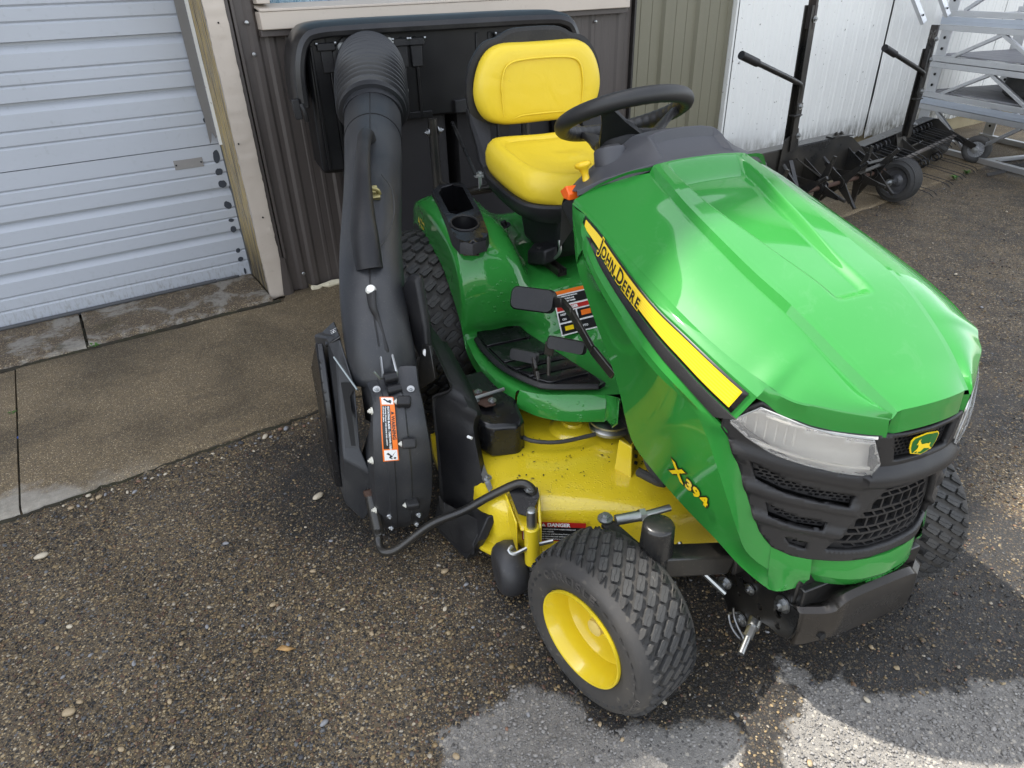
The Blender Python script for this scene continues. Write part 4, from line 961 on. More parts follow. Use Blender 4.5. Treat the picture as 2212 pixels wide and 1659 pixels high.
lp = MB(); lp.tube([(-1.03, -.437, .412), (-.95, -.440, .409), (-.82, -.426, .409), (-.715, -.384, .409), (-.67, -.348, .409), (-.612, -.224, .409)], .009, 8, 30, sy=.8); sub(lp, 'mat_lip', black, pad)
# pedals
def pedal(name, a, b, h, t, arm, ang=.5, m=black):
    a, b = v3(a), v3(b); d = (b-a).normalized(); up = Vector((-math.sin(ang)*.75, 0, math.cos(ang))); up = (up-d*up.dot(d)).normalized(); nn = d.cross(up)
    bm_ = MB(); P = rrect(0, -h/2, (b-a).length, h/2, h*.28, 4); rings = []
    for off, k in ((-t, .9), (-t*.3, 1.0), (t*.4, .98), (t*.8, .90), (t, .75)):
        c = np.array([(b-a).length/2, 0]); Q = [c+(np.array(p)-c)*k for p in P]; rings.append([tuple(a+d*q[0]+up*q[1]-nn*off) for q in Q+Q[:1]])
    bm_.sheet(rings); bm_.add(rings[-1][:-1], [tuple(range(len(P)))]); bm_.add(rings[0][:-1], [tuple(range(len(P)))[::-1]])
    o = bm_.build(name, m, MW, ang=40)
    am = MB()
    for p, q in zip(arm[:-1], arm[1:]): am.bar(p, q, .010, .028)
    sub(am, 'pedal_arm', steel_blk, o, bev=.003); return o
pedal('brake_pedal', (-.880, -.372, .605), (-.790, -.270, .603), .068, .018, [(-.800, -.276, .600), (-.745, -.272, .622), (-.66, -.288, .63), (-.545, -.285, .575), (-.47, -.262, .53)], .75)
pedal('reverse_pedal', (-.828, -.400, .452), (-.760, -.340, .452), .036, .013, [(-.770, -.355, .448), (-.735, -.36, .43), (-.715, -.362, .39)], .7)
pedal('forward_pedal', (-.738, -.322, .515), (-.650, -.243, .515), .038, .014, [(-.735, -.315, .512), (-.738, -.318, .47), (-.725, -.325, .40)], .7)
# safety label on the tunnel slope
LA, LB_, LC_ = np.array([-.965, -.205, .548]), np.array([-.965, -.07, .553]), np.array([-.893, -.205, .432])
lu, lv = (LB_-LA), (LC_-LA); ln = np.cross(lv, lu); ln /= np.linalg.norm(ln); ln *= np.sign(ln[2])
lab = lambda u, v, o=.012: tuple(LA+lu*u+lv*v+ln*o)
q = MB(); q.add([lab(0, 0), lab(1, 0), lab(1, 1), lab(0, 1)], [(0, 1, 2, 3)]); sl = q.build('safety_label', white_l, MW, flat=True)
def cell(u0, v0, u1, v1, m, o=.0130, nm='label_panel'):
    q = MB(); q.add([lab(u0, v0, o), lab(u1, v0, o), lab(u1, v1, o), lab(u0, v1, o)], [(0, 1, 2, 3)]); sub(q, nm, m, sl, flat=True)
cell(0, -.02, 1, .06, orange_l); cell(.03, .09, .97, .30, black_l); cell(.03, .34, .97, .44, red_l); cell(.03, .47, .48, .70, black_l); cell(.52, .47, .97, .70, black_l); cell(.03, .74, .48, .97, black_l); cell(.52, .74, .97, .97, black_l)
cell(.60, .52, .85, .64, orange_l, .0140, 'pictogram'); cell(.12, .80, .34, .90, yel_l, .0140, 'pictogram')
lw, lh = np.linalg.norm(lu), np.linalg.norm(lv)
def ltxt(s, u, v, sz, m, b=.0003): sub(textmb(s, lambda x, y, w: lab(u+x/lw, v-y/lh, .0142), sz, b), 'lettering', m, sl, flat=True)
ltxt('DANGER', .20, .42, .012, white_l, .0006)
for i, s in enumerate(('READ OPERATORS MANUAL', 'KEEP SHIELDS IN PLACE', 'DO NOT CARRY RIDERS')): ltxt(s, .06, .14+.06*i, .0058, white_l)
ltxt('FAST', .08, .55, .009, white_l); ltxt('ON', .1, .66, .009, white_l); ltxt('PTO', .58, .9, .009, white_l)
# fender lettering, plug, latch rod
q = textmb('4', lambda u, v, w: (-1.462+u, -.4805-.02*v, .672+v), .042, .0012); q.merge(textmb('Wheel', lambda u, v, w: (-1.432+u, -.4805-.02*v, .690+v-.30*u*.2), .019, .0005)); q.merge(textmb('Steer', lambda u, v, w: (-1.432+u, -.4805-.02*v, .670+v-.3*u*.2), .019, .0005)); q.build('four_wheel_steer_lettering', yel_l, MW, flat=True)
q = MB(); q.lathe([(0, .02), (.010, .018), (.011, .004), (.022, .004), (.023, 0)], (-1.30, -.222, .672), (0, -.25, 1), 16); q.build('drain_plug', black, MW)
# --- seat
def pillow(outl, prof, fn, n=72):
    P = np.array(densify(outl, .01)); P = lin(np.vstack([P, P[:1]]), n+1); c = P[:-1].mean(0); rings = []
    for k, dpt in prof: rings.append([fn(*(c+(p-c)*k), dpt, k) for p in P])
    m = MB(); m.sheet(rings); m.add(rings[-1][:-1], [tuple(range(n))]); m.add(rings[0][:-1], [tuple(range(n))[::-1]]); return m
hb = [(0, .960), (.10, .960), (.155, .966), (.200, .984), (.228, 1.022), (.237, 1.07), (.229, 1.12), (.208, 1.168), (.178, 1.200), (.140, 1.214), (.10, 1.216), (.05, 1.215)]
BO = [tuple(p) for p in cat([(y, z) for y, z in hb]+[(-y, z) for y, z in hb[:0:-1]]+[hb[0]], 80)][:-1]
st = thing  # (seat parts belong to the mower)
sback = pillow(BO, [(.93, -.03), (.985, -.022), (1.0, -.008), (.985, .010), (.95, .022), (.90, .030), (.80, .0345), (.72, .036), (.6, .037), (.4, .0375), (.2, .0378), (.05, .038)], lambda y, z, d, k: (-1.497+d-.006*(1-(y/.24)**2), y, z))
bkp = sback.build('seat_backrest', vinyl, MW, ang=60)
q = MB(); q.tube(cat([(-1.4600, -.148, .995), (-1.4600, -.152, 1.08), (-1.4602, -.142, 1.135), (-1.4603, -.115, 1.160), (-1.4602, -.05, 1.168), (-1.4602, .05, 1.168), (-1.4603, .115, 1.160), (-1.4602, .142, 1.135), (-1.4600, .152, 1.08), (-1.4600, .148, .995)], 60), [.001, .0032, .0032, .0032, .0032, .0032, .001], 8); q.tube(cat([(-1.462, -.11, .985), (-1.460, -.07, .994), (-1.4602, .07, .994), (-1.462, .11, .985)], 20), [.001, .003, .003, .001], 8); sub(q, 'backrest_bead', vinyl, bkp, ang=60)
hs_ = [(-1.47, 0), (-1.47, .12), (-1.455, .19), (-1.42, .235), (-1.34, .252), (-1.2, .255), (-1.10, .245), (-1.045, .215), (-1.012, .15), (-1.0, .07)]
CO = [tuple(p) for p in cat(hs_+[(-1.0, -.07)]+[(x, -y) for x, y in hs_[:0:-1]][1:]+[hs_[0]], 90)][:-1]
cz = lambda x, y: .885-.10*(x+1.2)
scu = pillow(CO, [(.90, -.075), (.975, -.07), (1.0, -.05), (1.0, -.02), (.975, .002), (.92, .018), (.85, .022), (.80, .018), (.765, .010), (.74, .013), (.6, .010), (.3, .006), (.14, .005), (.12, .008), (.03, .008)], lambda x, y, d, k: (x, y, cz(x, y)+d+(.012*min(1, abs(y)/.2)**2 if k > .5 else .004*abs(y)/.1)))
scu.build('seat_cushion', vinyl, MW, ang=60)
so_ = [(0, .955), (.17, .958), (.238, .99), (.256, 1.06), (.248, 1.13), (.225, 1.18), (.185, 1.222), (.14, 1.232), (.10, 1.252), (.05, 1.258)]
SO = [tuple(p) for p in cat(so_+[(-y, z) for y, z in so_[:0:-1]]+[so_[0]], 80)][:-1]
ss = pillow(SO, [(.9, -.075), (.97, -.06), (1.0, -.04), (.995, -.026), (.93, -.024)], lambda y, z, d, k: (-1.497+d, y, z)); shell = ss.build('seat_shell', black, MW, ang=50)
q = MB()
for s in (1, -1):
    q.mark(); q.prism([(-1.53, s*.252, 1.02), (-1.53, s*.244, .97), (-1.50, s*.235, .90), (-1.45, s*.245, .86), (-1.40, s*.25, .84), (-1.40, s*.225, .84), (-1.46, s*.20, .88), (-1.51, s*.18, .93), (-1.53, s*.17, .98)], (-.03, 0, 0))
    q.mark(); q.prism([(-1.515, s*.150, .99), (-1.515, s*.150, .86), (-1.515, s*.105, .86), (-1.515, s*.105, .99)], (-.02, 0, 0))
sub(q, 'back_support', black, shell, bev=.004)
sp_ = pillow(CO, [(.80, -.135), (.97, -.115), (1.035, -.085), (1.04, -.065), (1.02, -.058)], lambda x, y, d, k: (x, y, cz(x, y)+d)); sub(sp_, 'seat_pan', black, shell)
q = MB(); q.prism([(-1.42, -.13, .76), (-1.06, -.15, .80), (-1.02, -.15, .76), (-1.045, -.14, .66), (-1.12, -.14, .60), (-1.35, -.13, .60)], (0, .29, 0)); pb = q.build('seat_pedestal', black, MW, bev=.02, seg=3)
q = MB(); q.prism([(-1.16, -.20, .625), (-1.06, -.185, .655), (-1.05, -.14, .67), (-1.13, -.13, .66), (-1.19, -.16, .64)], (0, 0, -.05)); sub(q, 'pedestal_foot', black, pb, bev=.008)
q = MB(); q.lathe([(0, .006), (.013, .005), (.015, 0)], (-1.12, -.17, .645), (0, 0, 1), 12); sub(q, 'bolt', dark, pb)
q = MB(); q.box((-1.10, -.14, .585), (.17, .03, .012)); q.box((-1.10, -.152, .592), (.17, .006, .02)); q.box((-1.10, -.128, .592), (.17, .006, .02)); sub(q, 'slide_rail', steel_blk, pb)
q = MB(); q.tube([(-1.04, -.14, .69), (-1.035, -.14, .655), (-1.06, -.15, .625), (-1.12, -.165, .615), (-1.165, -.17, .612), (-1.168, -.17, .575)], .0055, 8, 26); q.build('seat_adjust_lever', zinc, MW)
# --- dash cowl
CY = [0, .05, .085, .10, .13, .18, .235, .284]
CF = [(-.556, 1.024), (-.557, 1.022), (-.560, 1.020), (-.560, 1.018), (-.566, 1.014), (-.578, 1.003), (-.612, .983), (-.645, .955)]
CT = [(-.640, 1.078), (-.640, 1.076), (-.642, 1.070), (-.646, 1.064), (-.668, 1.038), (-.698, 1.008), (-.705, .975), (-.706, .94)]
CR = [(-.715, 1.062), (-.715, 1.060), (-.715, 1.056), (-.717, 1.052), (-.735, 1.022), (-.75, .992), (-.745, .955), (-.73, .91)]
cw = MB(); L_ = []
full = [-y for y in CY[:0:-1]]+CY
def cv(tab, y, k): return tab[[abs(a-abs(y)) < 1e-9 for a in CY].index(True)]
l0, l1, l2, l3, l4, lm = [], [], [], [], [], []
for y in full:
    f_, t_, r_2 = cv(CF, y, 0), cv(CT, y, 0), cv(CR, y, 0)
    pk = .022 if abs(y) <= .09 else 0
    l0.append((f_[0]-.004, y, f_[1]-.012)); l1.append((f_[0]-.006, y, f_[1]+.002))
    lm.append((f_[0]*.80+t_[0]*.20-pk*.9, y, f_[1]*.80+t_[1]*.20-pk*.1)); l2.append((f_[0]*.25+t_[0]*.75-pk*.5, y, f_[1]*.25+t_[1]*.75-(.010 if pk else -.004)))
    l3.append((t_[0], y, t_[1])); l4.append((r_2[0], y, r_2[1]))
fl_ = [(x-.015, y, z-.13) for x, y, z in l4]
cw.sheet([l0, l1, lm, l2, l3, l4, fl_]); cow = cw.build('dash_cowl', grey_pl, MW, ang=28, bev=.003)
q = MB(); q.lathe([(0, .052), (.036, .05), (.040, .044), (.043, 0)], (-.695, -.165, .985), (-.35, 0, 1), 20); sub(q, 'ignition_boss', grey_pl, cow, ang=50)
q = MB(); q.lathe([(0, .0), (.026, .0), (.028, -.006)], (-.713, -.165, 1.037), (-.35, 0, 1), 16); sub(q, 'boss_cap', black, cow)
q = MB(); q.lathe([(0, .062), (.016, .061), (.021, .056), (.020, .050), (.012, .045), (.0085, .03), (.010, .012), (.015, .006), (.016, 0)], (-.672, -.243, .955), (-.25, -.18, 1), 18); q.build('yellow_pull_knob', mat('yellow_plastic', (.74, .48, .012), .35), MW, ang=60)
q = MB(); q.prism([(-.69, -.296, .960), (-.672, -.296, .945), (-.672, -.296, .928), (-.70, -.296, .926), (-.722, -.296, .94)], (0, .03, 0)); q.build('orange_tab', orange, MW, bev=.003)
q = MB(); q.prism([(-.625, -.284, .93), (-.70, -.284, .93), (-.75, -.284, .90), (-.66, -.284, .84)], (0, .568, 0)); q.build('dash_column', black, MW, bev=.01)
# --- steering wheel
SWc = np.array([-.93, 0, 1.063]); ph = math.radians(24.9); e1, e2 = np.array([math.cos(ph), 0, math.sin(ph)]), np.array([0, 1, 0]); en = np.cross(e1, e2)
def sw(a, r, h=0): return SWc+(e1*math.cos(a)+e2*math.sin(a))*r+en*h
sr = MB(); nA, nB = 120, 14; vs = []
for i in range(nA):
    a = 2*PI*i/nA; bump = .0022*math.cos(40*a)
    for j in range(nB):
        b = 2*PI*j/nB; rr = .0205+(bump if math.cos(b) < -.1 else 0)*max(0, -math.cos(b))
        vs.append(sw(a, .174+rr*math.cos(b), rr*math.sin(b)*1.08))
sr.add(vs, [(i*nB+j, ((i+1) % nA)*nB+j, ((i+1) % nA)*nB+(j+1) % nB, i*nB+(j+1) % nB) for i in range(nA) for j in range(nB)])
swm = speckle(mat('steering_wheel_rubber', (.018, .018, .018), .5), (.018, .018, .018), (.05, .045, .04), .4, 90)
swh = sr.build('steering_wheel', swm, MW, ang=60)
for k, a in enumerate((315, 83, 197)):
    a = math.radians(a); m_ = MB(); R_ = []
    for r_k, h, wd in ((.165, .0, .034), (.145, -.008, .042), (.118, -.028, .064), (.09, -.050, .100), (.065, -.066, .125), (.035, -.074, .10), (0, -.078, .07)):
        t = np.cross(en, (e1*math.cos(a)+e2*math.sin(a))); base = sw(a, r_k, h); row = []
        for s_, dh in ((-1, -.016), (-1, -.004), (-.8, .004), (0, .006), (.8, .004), (1, -.004), (1, -.016), (0, -.022), (-1, -.016)): row.append(base+t*wd/2*s_+en*dh)
        R_.append(row)
    m_.sheet(R_, True); sub(m_, 'spoke', black, swh, ang=50)
m_ = MB(); ctr = SWc-en*.01; m_.lathe([(0, -.046), (.040, -.048), (.066, -.054), (.088, -.062), (.092, -.072), (.086, -.10), (.066, -.14), (.056, -.17)], SWc, en, 30); sub(m_, 'hub', black, swh, ang=50)
m_ = MB(); m_.tube([SWc-en*.12, SWc-en*.30], [.046, .06], 16); m_.build('steering_column', black, MW)
# --- wheels
def wheel(name, c, yaw, outw, R, W, rimr, nrow, nblk, bh, deep, letters=None, label=None):
    """tyre, tread and rim; outw=-1: outer side faces the mower's right"""
    c = np.array(c, float); a1 = np.array([math.cos(yaw), math.sin(yaw), 0]); axs = np.array([-math.sin(yaw), math.cos(yaw), 0])*outw; up = np.array([0, 0, 1.])
    P = lambda th, r, h: c+(a1*math.cos(th)+up*math.sin(th))*r+axs*h
    hw = W/2; R0 = R-bh
    prof = [(rimr*1.04, hw*.82), (rimr*1.045, hw*.93), (rimr+(R0-rimr)*.30, hw*1.0), (rimr+(R0-rimr)*.58, hw*1.02), (rimr+(R0-rimr)*.80, hw*.985), (R0-.010, hw*.90), (R0-.002, hw*.72), (R0, hw*.4), (R0+.001, 0)]
    prof = prof+[(r, -h) for r, h in prof[-2::-1]]
    pc = cat([(r, h, 0) for r, h in prof], 40)
    t = MB(); n = 64; t.sheet([[P(2*PI*k/n, r, h) for k in range(n+1)] for r, h, _ in pc], outw > 0)
    ty = t.build('tyre', sidewall, MW, ang=60, label=label)
    hp = np.array([q[1] for q in pc][::-1]); rp = np.array([q[0] for q in pc][::-1])
    rad = lambda h: float(np.interp(h, hp, rp)) if abs(h) < hw*.95 else float(np.interp(abs(h), [hw*.9, hw*.99, hw*1.02], [R0-.01, rimr+(R0-rimr)*.80, rimr+(R0-rimr)*.62]))
    tr = MB(); pitch = 2*PI/nblk; rw = 2*hw*.92/nrow
    for j in range(nrow):
        hc = -hw*.92+rw*(j+.5); sg = 1 if j < nrow/2 else -1; edge_ = j in (0, nrow-1)
        for k in range(nblk):
            th = (k+.27*j)*pitch; Ls, Ll = pitch*R0*.50, rw*1.10
            # slanted lug in two halves, parted by a Z-shaped sipe
            q0 = [(-.5, -.38), (-.38, -.5), (-.10, -.5), (-.10, -.12), (.06, .12), (.06, .5), (-.34, .5), (-.5, .34)]
            for q in (q0, [(-a_, -b_) for a_, b_ in q0]):
                pts = [((-u*Ls*.77+v*Ll*.64)/R0, -(u*Ls*.64+v*Ll*.77)) for u, v in q]
                tp, bt = [], []
                for u, v in pts:
                    h = hc+v; bt.append(P(th+u, rad(h)-.003, h))
                    tp.append(P(th+u*.92, rad(h)+bh-(.006 if edge_ and abs(h) > hw*.80 else 0), h*.985))
                o = len(tr.v); m_ = len(q); tr.v += [tuple(p) for p in bt+tp]
                tr.f += [tuple(o+m_+i for i in (range(m_) if outw > 0 else range(m_-1, -1, -1)))]
                for i in range(m_):
                    f = (o+i, o+(i+1) % m_, o+m_+(i+1) % m_, o+m_+i); tr.f.append(f if outw < 0 else f[::-1])
            L = pitch*.6
            # fin on the shoulder
            if edge_:
                h0, h1 = sg*-1*hw*.90, sg*-1*hw*1.0
                hh = [h0 if True else 0]; s_ = -sg
                f0 = [P(th+u*L*.5+.25*L, rad(s_*hw*.86)+bh-.003, s_*hw*.90) for u in (-1, 1)]+[P(th+u*L*.5+.45*L, rimr+(R0-rimr)*.64, s_*hw*1.04) for u in (.8, -.8)]
                f1 = [np.array(p)*1.0-(np.array(p)-c)*.05 for p in f0]
                o = len(tr.v); tr.v += [tuple(p) for p in f0+f1]; tr.f += [(o, o+1, o+2, o+3), (o, o+4, o+5, o+1), (o+1, o+5, o+6, o+2), (o+2, o+6, o+7, o+3), (o+3, o+7, o+4, o)]
    trd = sub(tr, 'tread', rubber, ty, ang=20); bm = bmesh.new(); bm.from_mesh(trd.data); bmesh.ops.recalc_face_normals(bm, faces=bm.faces); bm.to_mesh(trd.data); bm.free()
    trd['kind'] = 'stuff'
    rm = MB(); h = hw*.80
    rp_ = [(rimr*1.03, h+.004), (rimr*1.065, h+.014), (rimr*1.055, h+.020), (rimr*1.02, h+.019), (rimr*.975, h+.008), (rimr*.93, h-.006), (rimr*.90, h-.018), (rimr*.88, h-.04), (rimr*.865, h-.042), (rimr*.80, h-deep+.018), (rimr*.74, h-deep+.004), (rimr*.66, h-deep), (rimr*.3, h-deep+.003), (rimr*.24, h-deep+.006), (rimr*.21, h-deep+.040), (0, h-deep+.042)]
    rp_ = [(r, hh) for r, hh in rp_]
    n = 64; rm.sheet([[P(2*PI*k/n, r, hh) for k in range(n+1)] for r, hh in rp_], outw < 0); sub(rm, 'rim', yellow, ty, ang=30)
    cp_ = MB(); cp_.sheet([[P(2*PI*k/20, r, hh) for k in range(21)] for r, hh in ((rimr*.19, h-deep+.042), (rimr*.18, h-deep+.054), (rimr*.12, h-deep+.058), (0, h-deep+.059))]); sub(cp_, 'hub_cap', mat('pale_hub_cap', (.72, .55, .16), .3), ty)
    if letters:
        lt = MB()
        for txt, a0, rr, sz, dirn in letters:
            lt.mark()
            tx = textmb(txt, lambda u, v, w: (u, v, w), sz, sz*.03, depth=.0008, space=1.25)
            f = lambda u, v, w: P(a0+dirn*u/rr, rr+v, float(np.interp(rr+v, rp[20:], np.abs(hp[20:]))) if False else float(np.interp(rr+v, [q[0] for q in pc[:14]], [q[1] for q in pc[:14]]))+.0012+w)
            lt.add([f(*p) for p in tx.v], tx.f)
        sub(lt, 'sidewall_lettering', speckle(mat('raised_lettering', (.05, .047, .044), .7), (.05, .047, .044), (.2, .17, .13), .5, 60), ty, flat=True)
    return ty
fyaw = math.radians(17)
LETT = [('CARLISLE', math.radians(136), .142, .030, -1), ('16x7.50-8 NHS', math.radians(-8), .163, .0115, -1)]
wheel('tyre', (-.055, -.497, .1935), fyaw, -1, .1935, .168, .107, 5, 36, .0075, .08, LETT)
wheel('tyre', (-.09, .330, .205), math.radians(-8), 1, .203, .182, .112, 5, 36, .0075, .085)
wheel('tyre', (-1.395, -.525, .330), math.radians(-3), -1, .330, .30, .165, 7, 38, .011, .11)
wheel('tyre', (-1.395, .525, .330), math.radians(-3), 1, .330, .30, .165, 7, 38, .011, .11)
# --- front axle, steering links
q = MB(); q.lathe([(0, .044), (.024, .0435), (.031, .041), (.0335, .036), (.036, -.03), (.030, -.034)], (-.05, -.392, .392), (0, 0, 1), 22); axl = q.build('kingpin_cap', steel_blk, MW, ang=50)
q = MB(); q.bar((-.055, -.40, .325), (-.045, -.20, .262), .05, .055); q.bar((-.045, -.20, .262), (-.045, .40, .28), .06, .06); q.cyl((-.05, -.392, .25), (-.05, -.392, .37), .028, 16); q.cyl((-.05, .392, .25), (-.05, .392, .40), .028, 16); q.bar((-.055, -.42, .215), (-.055, -.33, .24), .04, .04); q.build('front_axle', steel_blk, MW, bev=.006)
q = MB(); q.bar((-.20, -.425, .322), (-.06, -.40, .325), .032, .012); q.build('steering_arm', steel_blk, MW, bev=.003)
q = MB(); q.bolt((-.205, -.425, .332), (0, 0, 1), .012, .010); q.cyl((-.188, -.408, .334), (-.176, -.345, .336), .013, 10); q.cyl((-.175, -.34, .336), (-.170, -.275, .338), .0085, 10); q.cyl((-.1775, -.352, .336), (-.1755, -.338, .336), .016, 6); q.build('tie_rod', zinc, MW)
q = MB(); q.tube([(-.11, -.285, .285), (-.075, -.28, .265), (-.045, -.25, .228), (-.012, -.218, .190)], .0065, 8, 20); q.build('linkage_rod', zinc, MW)
q = MB(); q.cyl((-.10, -.215, .235), (-.045, -.205, .215), .016, 12); q.build('pivot_bushing', rust, MW); q = MB(); q.bolt((-.030, -.205, .200), (.5, -1, .1), .011, .010); q.build('axle_bolt', zinc, MW)
# --- front frame plates and bumper
SIDE = [(-.084, .213), (-.01, .240), (.012, .226), (.06, .262), (.112, .292), (.120, .265), (.149, .272), (.142, .20), (.136, .178), (.118, .165), (.077, .155), (.042, .140), (.030, .126), (.036, .086), (.012, .066), (-.042, .077), (-.060, .098)]
hl_ = [circ(-.015, .205, .009, 10), circ(.0, .185, .006, 8), circ(.045, .182, .009, 10), circ(.05, .150, .006, 8), circ(.095, .215, .0125, 12), circ(.102, .182, .009, 10), circ(-.02, .155, .005, 8), circ(.02, .215, .006, 8)]
for s in (1, -1):
    o = plate(SIDE, hl_, .05, lambda x, z: (x, -s*.166, z)).build('frame_side_plate', steel_blk, MW, solid=.006, bev=.0012, flat=True)
    q = MB(); q.bolt((.012, -s*.170, .205), (0, -s, 0), .009, .007); q.bolt((.105, -s*.170, .255), (0, -s, 0), .013, .012); q.bolt((.005, -s*.170, .098), (0, -s, 0), .012, .006); sub(q, 'bolt', zinc, o)
BX = [(.148, -.168), (.160, -.148), (.180, -.112), (.187, -.08), (.187, .08), (.180, .112), (.160, .148), (.148, .168)]
bz0 = [.176, .181, .205, .212, .212, .205, .181, .176]; bz1 = [.272, .274, .284, .316, .316, .284, .274, .272]
lb = cat([(x, y, z) for (x, y), z in zip(BX, bz0)], 40); ub = cat([(x, y, z) for (x, y), z in zip(BX, bz1)], 40)
q = MB(); q.sheet([lb+np.array([-.012, 0, -.002]), lb, lb*.5+ub*.5+np.array([.004, 0, 0]), ub, ub+np.array([-.014, 0, .006]), ub+np.array([-.030, 0, .000])]); bp = q.build('bumper', speckle(mat('reflection_tinted_bumper_steel', (.042, .038, .034), .30, .6), (.042, .038, .034), (.085, .075, .062), .7, 14), MW, ang=40, solid=.004)  # brown-grey tone of the steel stands in for reflected sunlit ground
q = MB()
for y in (-.125, .125): q.mark().cyl((.168, y, .215), (.182, y, .217), .008, 10)
sub(q, 'bumper_hole', dark, bp)
q = MB(); q.bar((.13, -.16, .292), (.13, .16, .292), .02, .06); q.box((.08, 0, .17), (.03, .30, .05)); q.build('cross_member', steel_blk, MW, bev=.003)
q = MB(); q.bolt((.168, .005, .262), (1, 0, .3), .017, .012); q.cyl((.11, .005, .25), (.17, .005, .263), .018, 14); q.build('pivot_bolt', zinc, MW)
q = MB(); q.cyl((.045, -.172, .125), (.064, -.202, .118), .0105, 6); q.cyl((.064, -.202, .118), (.088, -.238, .109), .0068, 12); q.cyl((.03, -.15, .128), (.05, -.178, .122), .014, 14); q.build('threaded_stud', zinc, MW)
q = MB(); q.tube([(-.005, -.178, .112), (-.018, -.185, .096), (.004, -.19, .076), (.032, -.186, .066), (.038, -.184, .074), (.012, -.184, .088), (-.006, -.183, .105), (-.012, -.183, .125)], .0028, 6, 30); q.build('retaining_clip', zinc, MW)
# --- cutting deck
DK = [(-1.02, -.56), (-.90, -.585), (-.70, -.592), (-.53, -.596), (-.470, -.575), (-.430, -.52), (-.400, -.45), (-.345, -.345), (-.295, -.25), (-.265, -.15), (-.255, 0)]
DK = DK+[(x, -y) for x, y in DK[-2::-1]]
dk = cat([(x, y, 0) for x, y in DK], 90)
cen = np.array([-.75, 0, 0])
def dring(off, z, zc=0):
    d = dk-cen; tg = np.gradient(dk, axis=0); nr = np.stack([-tg[:, 1], tg[:, 0], 0*tg[:, 0]], 1); nr /= np.linalg.norm(nr, axis=1)[:, None]; nr *= np.sign((nr*d).sum(1))[:, None]
    P = dk+nr*off; P[:, 2] = z; return P
q = MB(); rg_ = [dring(.062, .082), dring(.058, .092), dring(.036, .098), dring(.031, .115), dring(.028, .175), dring(.023, .212), dring(.008, .234), dring(-.014, .243), dring(-.09, .247)]
for k in (.75, .5, .25, .02): P = cen+(rg_[8]-cen)*k; P[:, 2] = .247+.004*(1-k); rg_.append(P)
q.sheet(rg_); deck = q.build('mower_deck', deck_m, MW, ang=50, solid=.003)
for (x, y, r_) in ((-.67, -.27, .065), (-.70, .30, .065)):
    q = MB(); q.lathe([(r_*1.2, .244), (r_, .256), (r_*.85, .262), (r_*.5, .264), (r_*.45, .272), (0, .274)], (x, y, 0), (0, 0, 1), 24); sub(q, 'spindle_housing', deck_m, deck)

rb_ = np.random.default_rng(12); q = MB()
for k in range(90):
    x, y = rb_.uniform(-.70, -.36), rb_.uniform(-.56, -.12)
    if x > -.47+.35*(y+.56)*.6: continue
    a = rb_.uniform(0, 6.28); L_b = rb_.uniform(.002, .007); w_b = rb_.uniform(.001, .0028); z_b = .2515 if x < -.5 else .249
    u_ = np.array([math.cos(a), math.sin(a), 0])*L_b; v_ = np.array([-math.sin(a), math.cos(a), 0])*w_b; c_ = np.array([x, y, z_b])
    q.add([c_-u_, c_-v_, c_+u_, c_+v_+np.array([0, 0, .001])], [(0, 1, 2, 3)])
gb = sub(q, 'grass_bits', mat('dark_grass_bits', (.03, .022, .012), .8), deck, flat=True); gb['kind'] = 'stuff'
q = MB(); q.lathe([(.055, .268), (.062, .27), (.062, .278), (.05, .286), (.062, .294), (.062, .300), (.02, .302), (0, .302)], (-.60, -.185, 0), (0, 0, 1), 24); sub(q, 'pulley', zinc, deck)
q = MB(); q.prism([(-.745, -.560, .262), (-.50, -.592, .252), (-.49, -.606, .250), (-.745, -.586, .260)], (0, 0, .004)); sub(q, 'edge_strip', zinc, deck, bev=.001)
q = MB(); q.bolt((-.70, -.575, .264), (0, 0, 1), .009, .007); q.bolt((-.54, -.593, .258), (0, 0, 1), .009, .008); q.bolt((-.432, -.515, .277), (0, 0, 1), .010, .009); sub(q, 'bolt', zinc, deck)
q = MB(); q.prism([(-.45, -.252, .244), (-.397, -.232, .244), (-.420, -.222, .330), (-.455, -.240, .335)], (.002, -.005, 0)); q.prism([(-.397, -.235, .244), (-.448, -.178, .246), (-.456, -.186, .322), (-.420, -.228, .330)], (-.004, -.003, 0)); ab = q.build('angle_bracket', yellow, MW, bev=.001)
q = MB()
for f in (.28, .5, .75):
    q.mark(); p = np.array([-.397, -.235, .244])*(1-f)+np.array([-.420, -.228, .330])*f+np.array([-.022, .024, 0]); q.cyl(p, p+np.array([.006, .005, 0]), .005, 8)
sub(q, 'bracket_hole', dark, ab)
q = MB(); q.prism([(-.33, -.20, .25), (-.30, -.155, .25), (-.285, -.17, .36), (-.30, -.20, .37)], (0, .004, 0)); q.mark(); q.prism([(-.30, -.16, .25), (-.265, -.15, .24), (-.26, -.155, .35), (-.285, -.17, .36)], (0, .004, 0)); q.build('lift_bracket', yellow, MW, bev=.001)
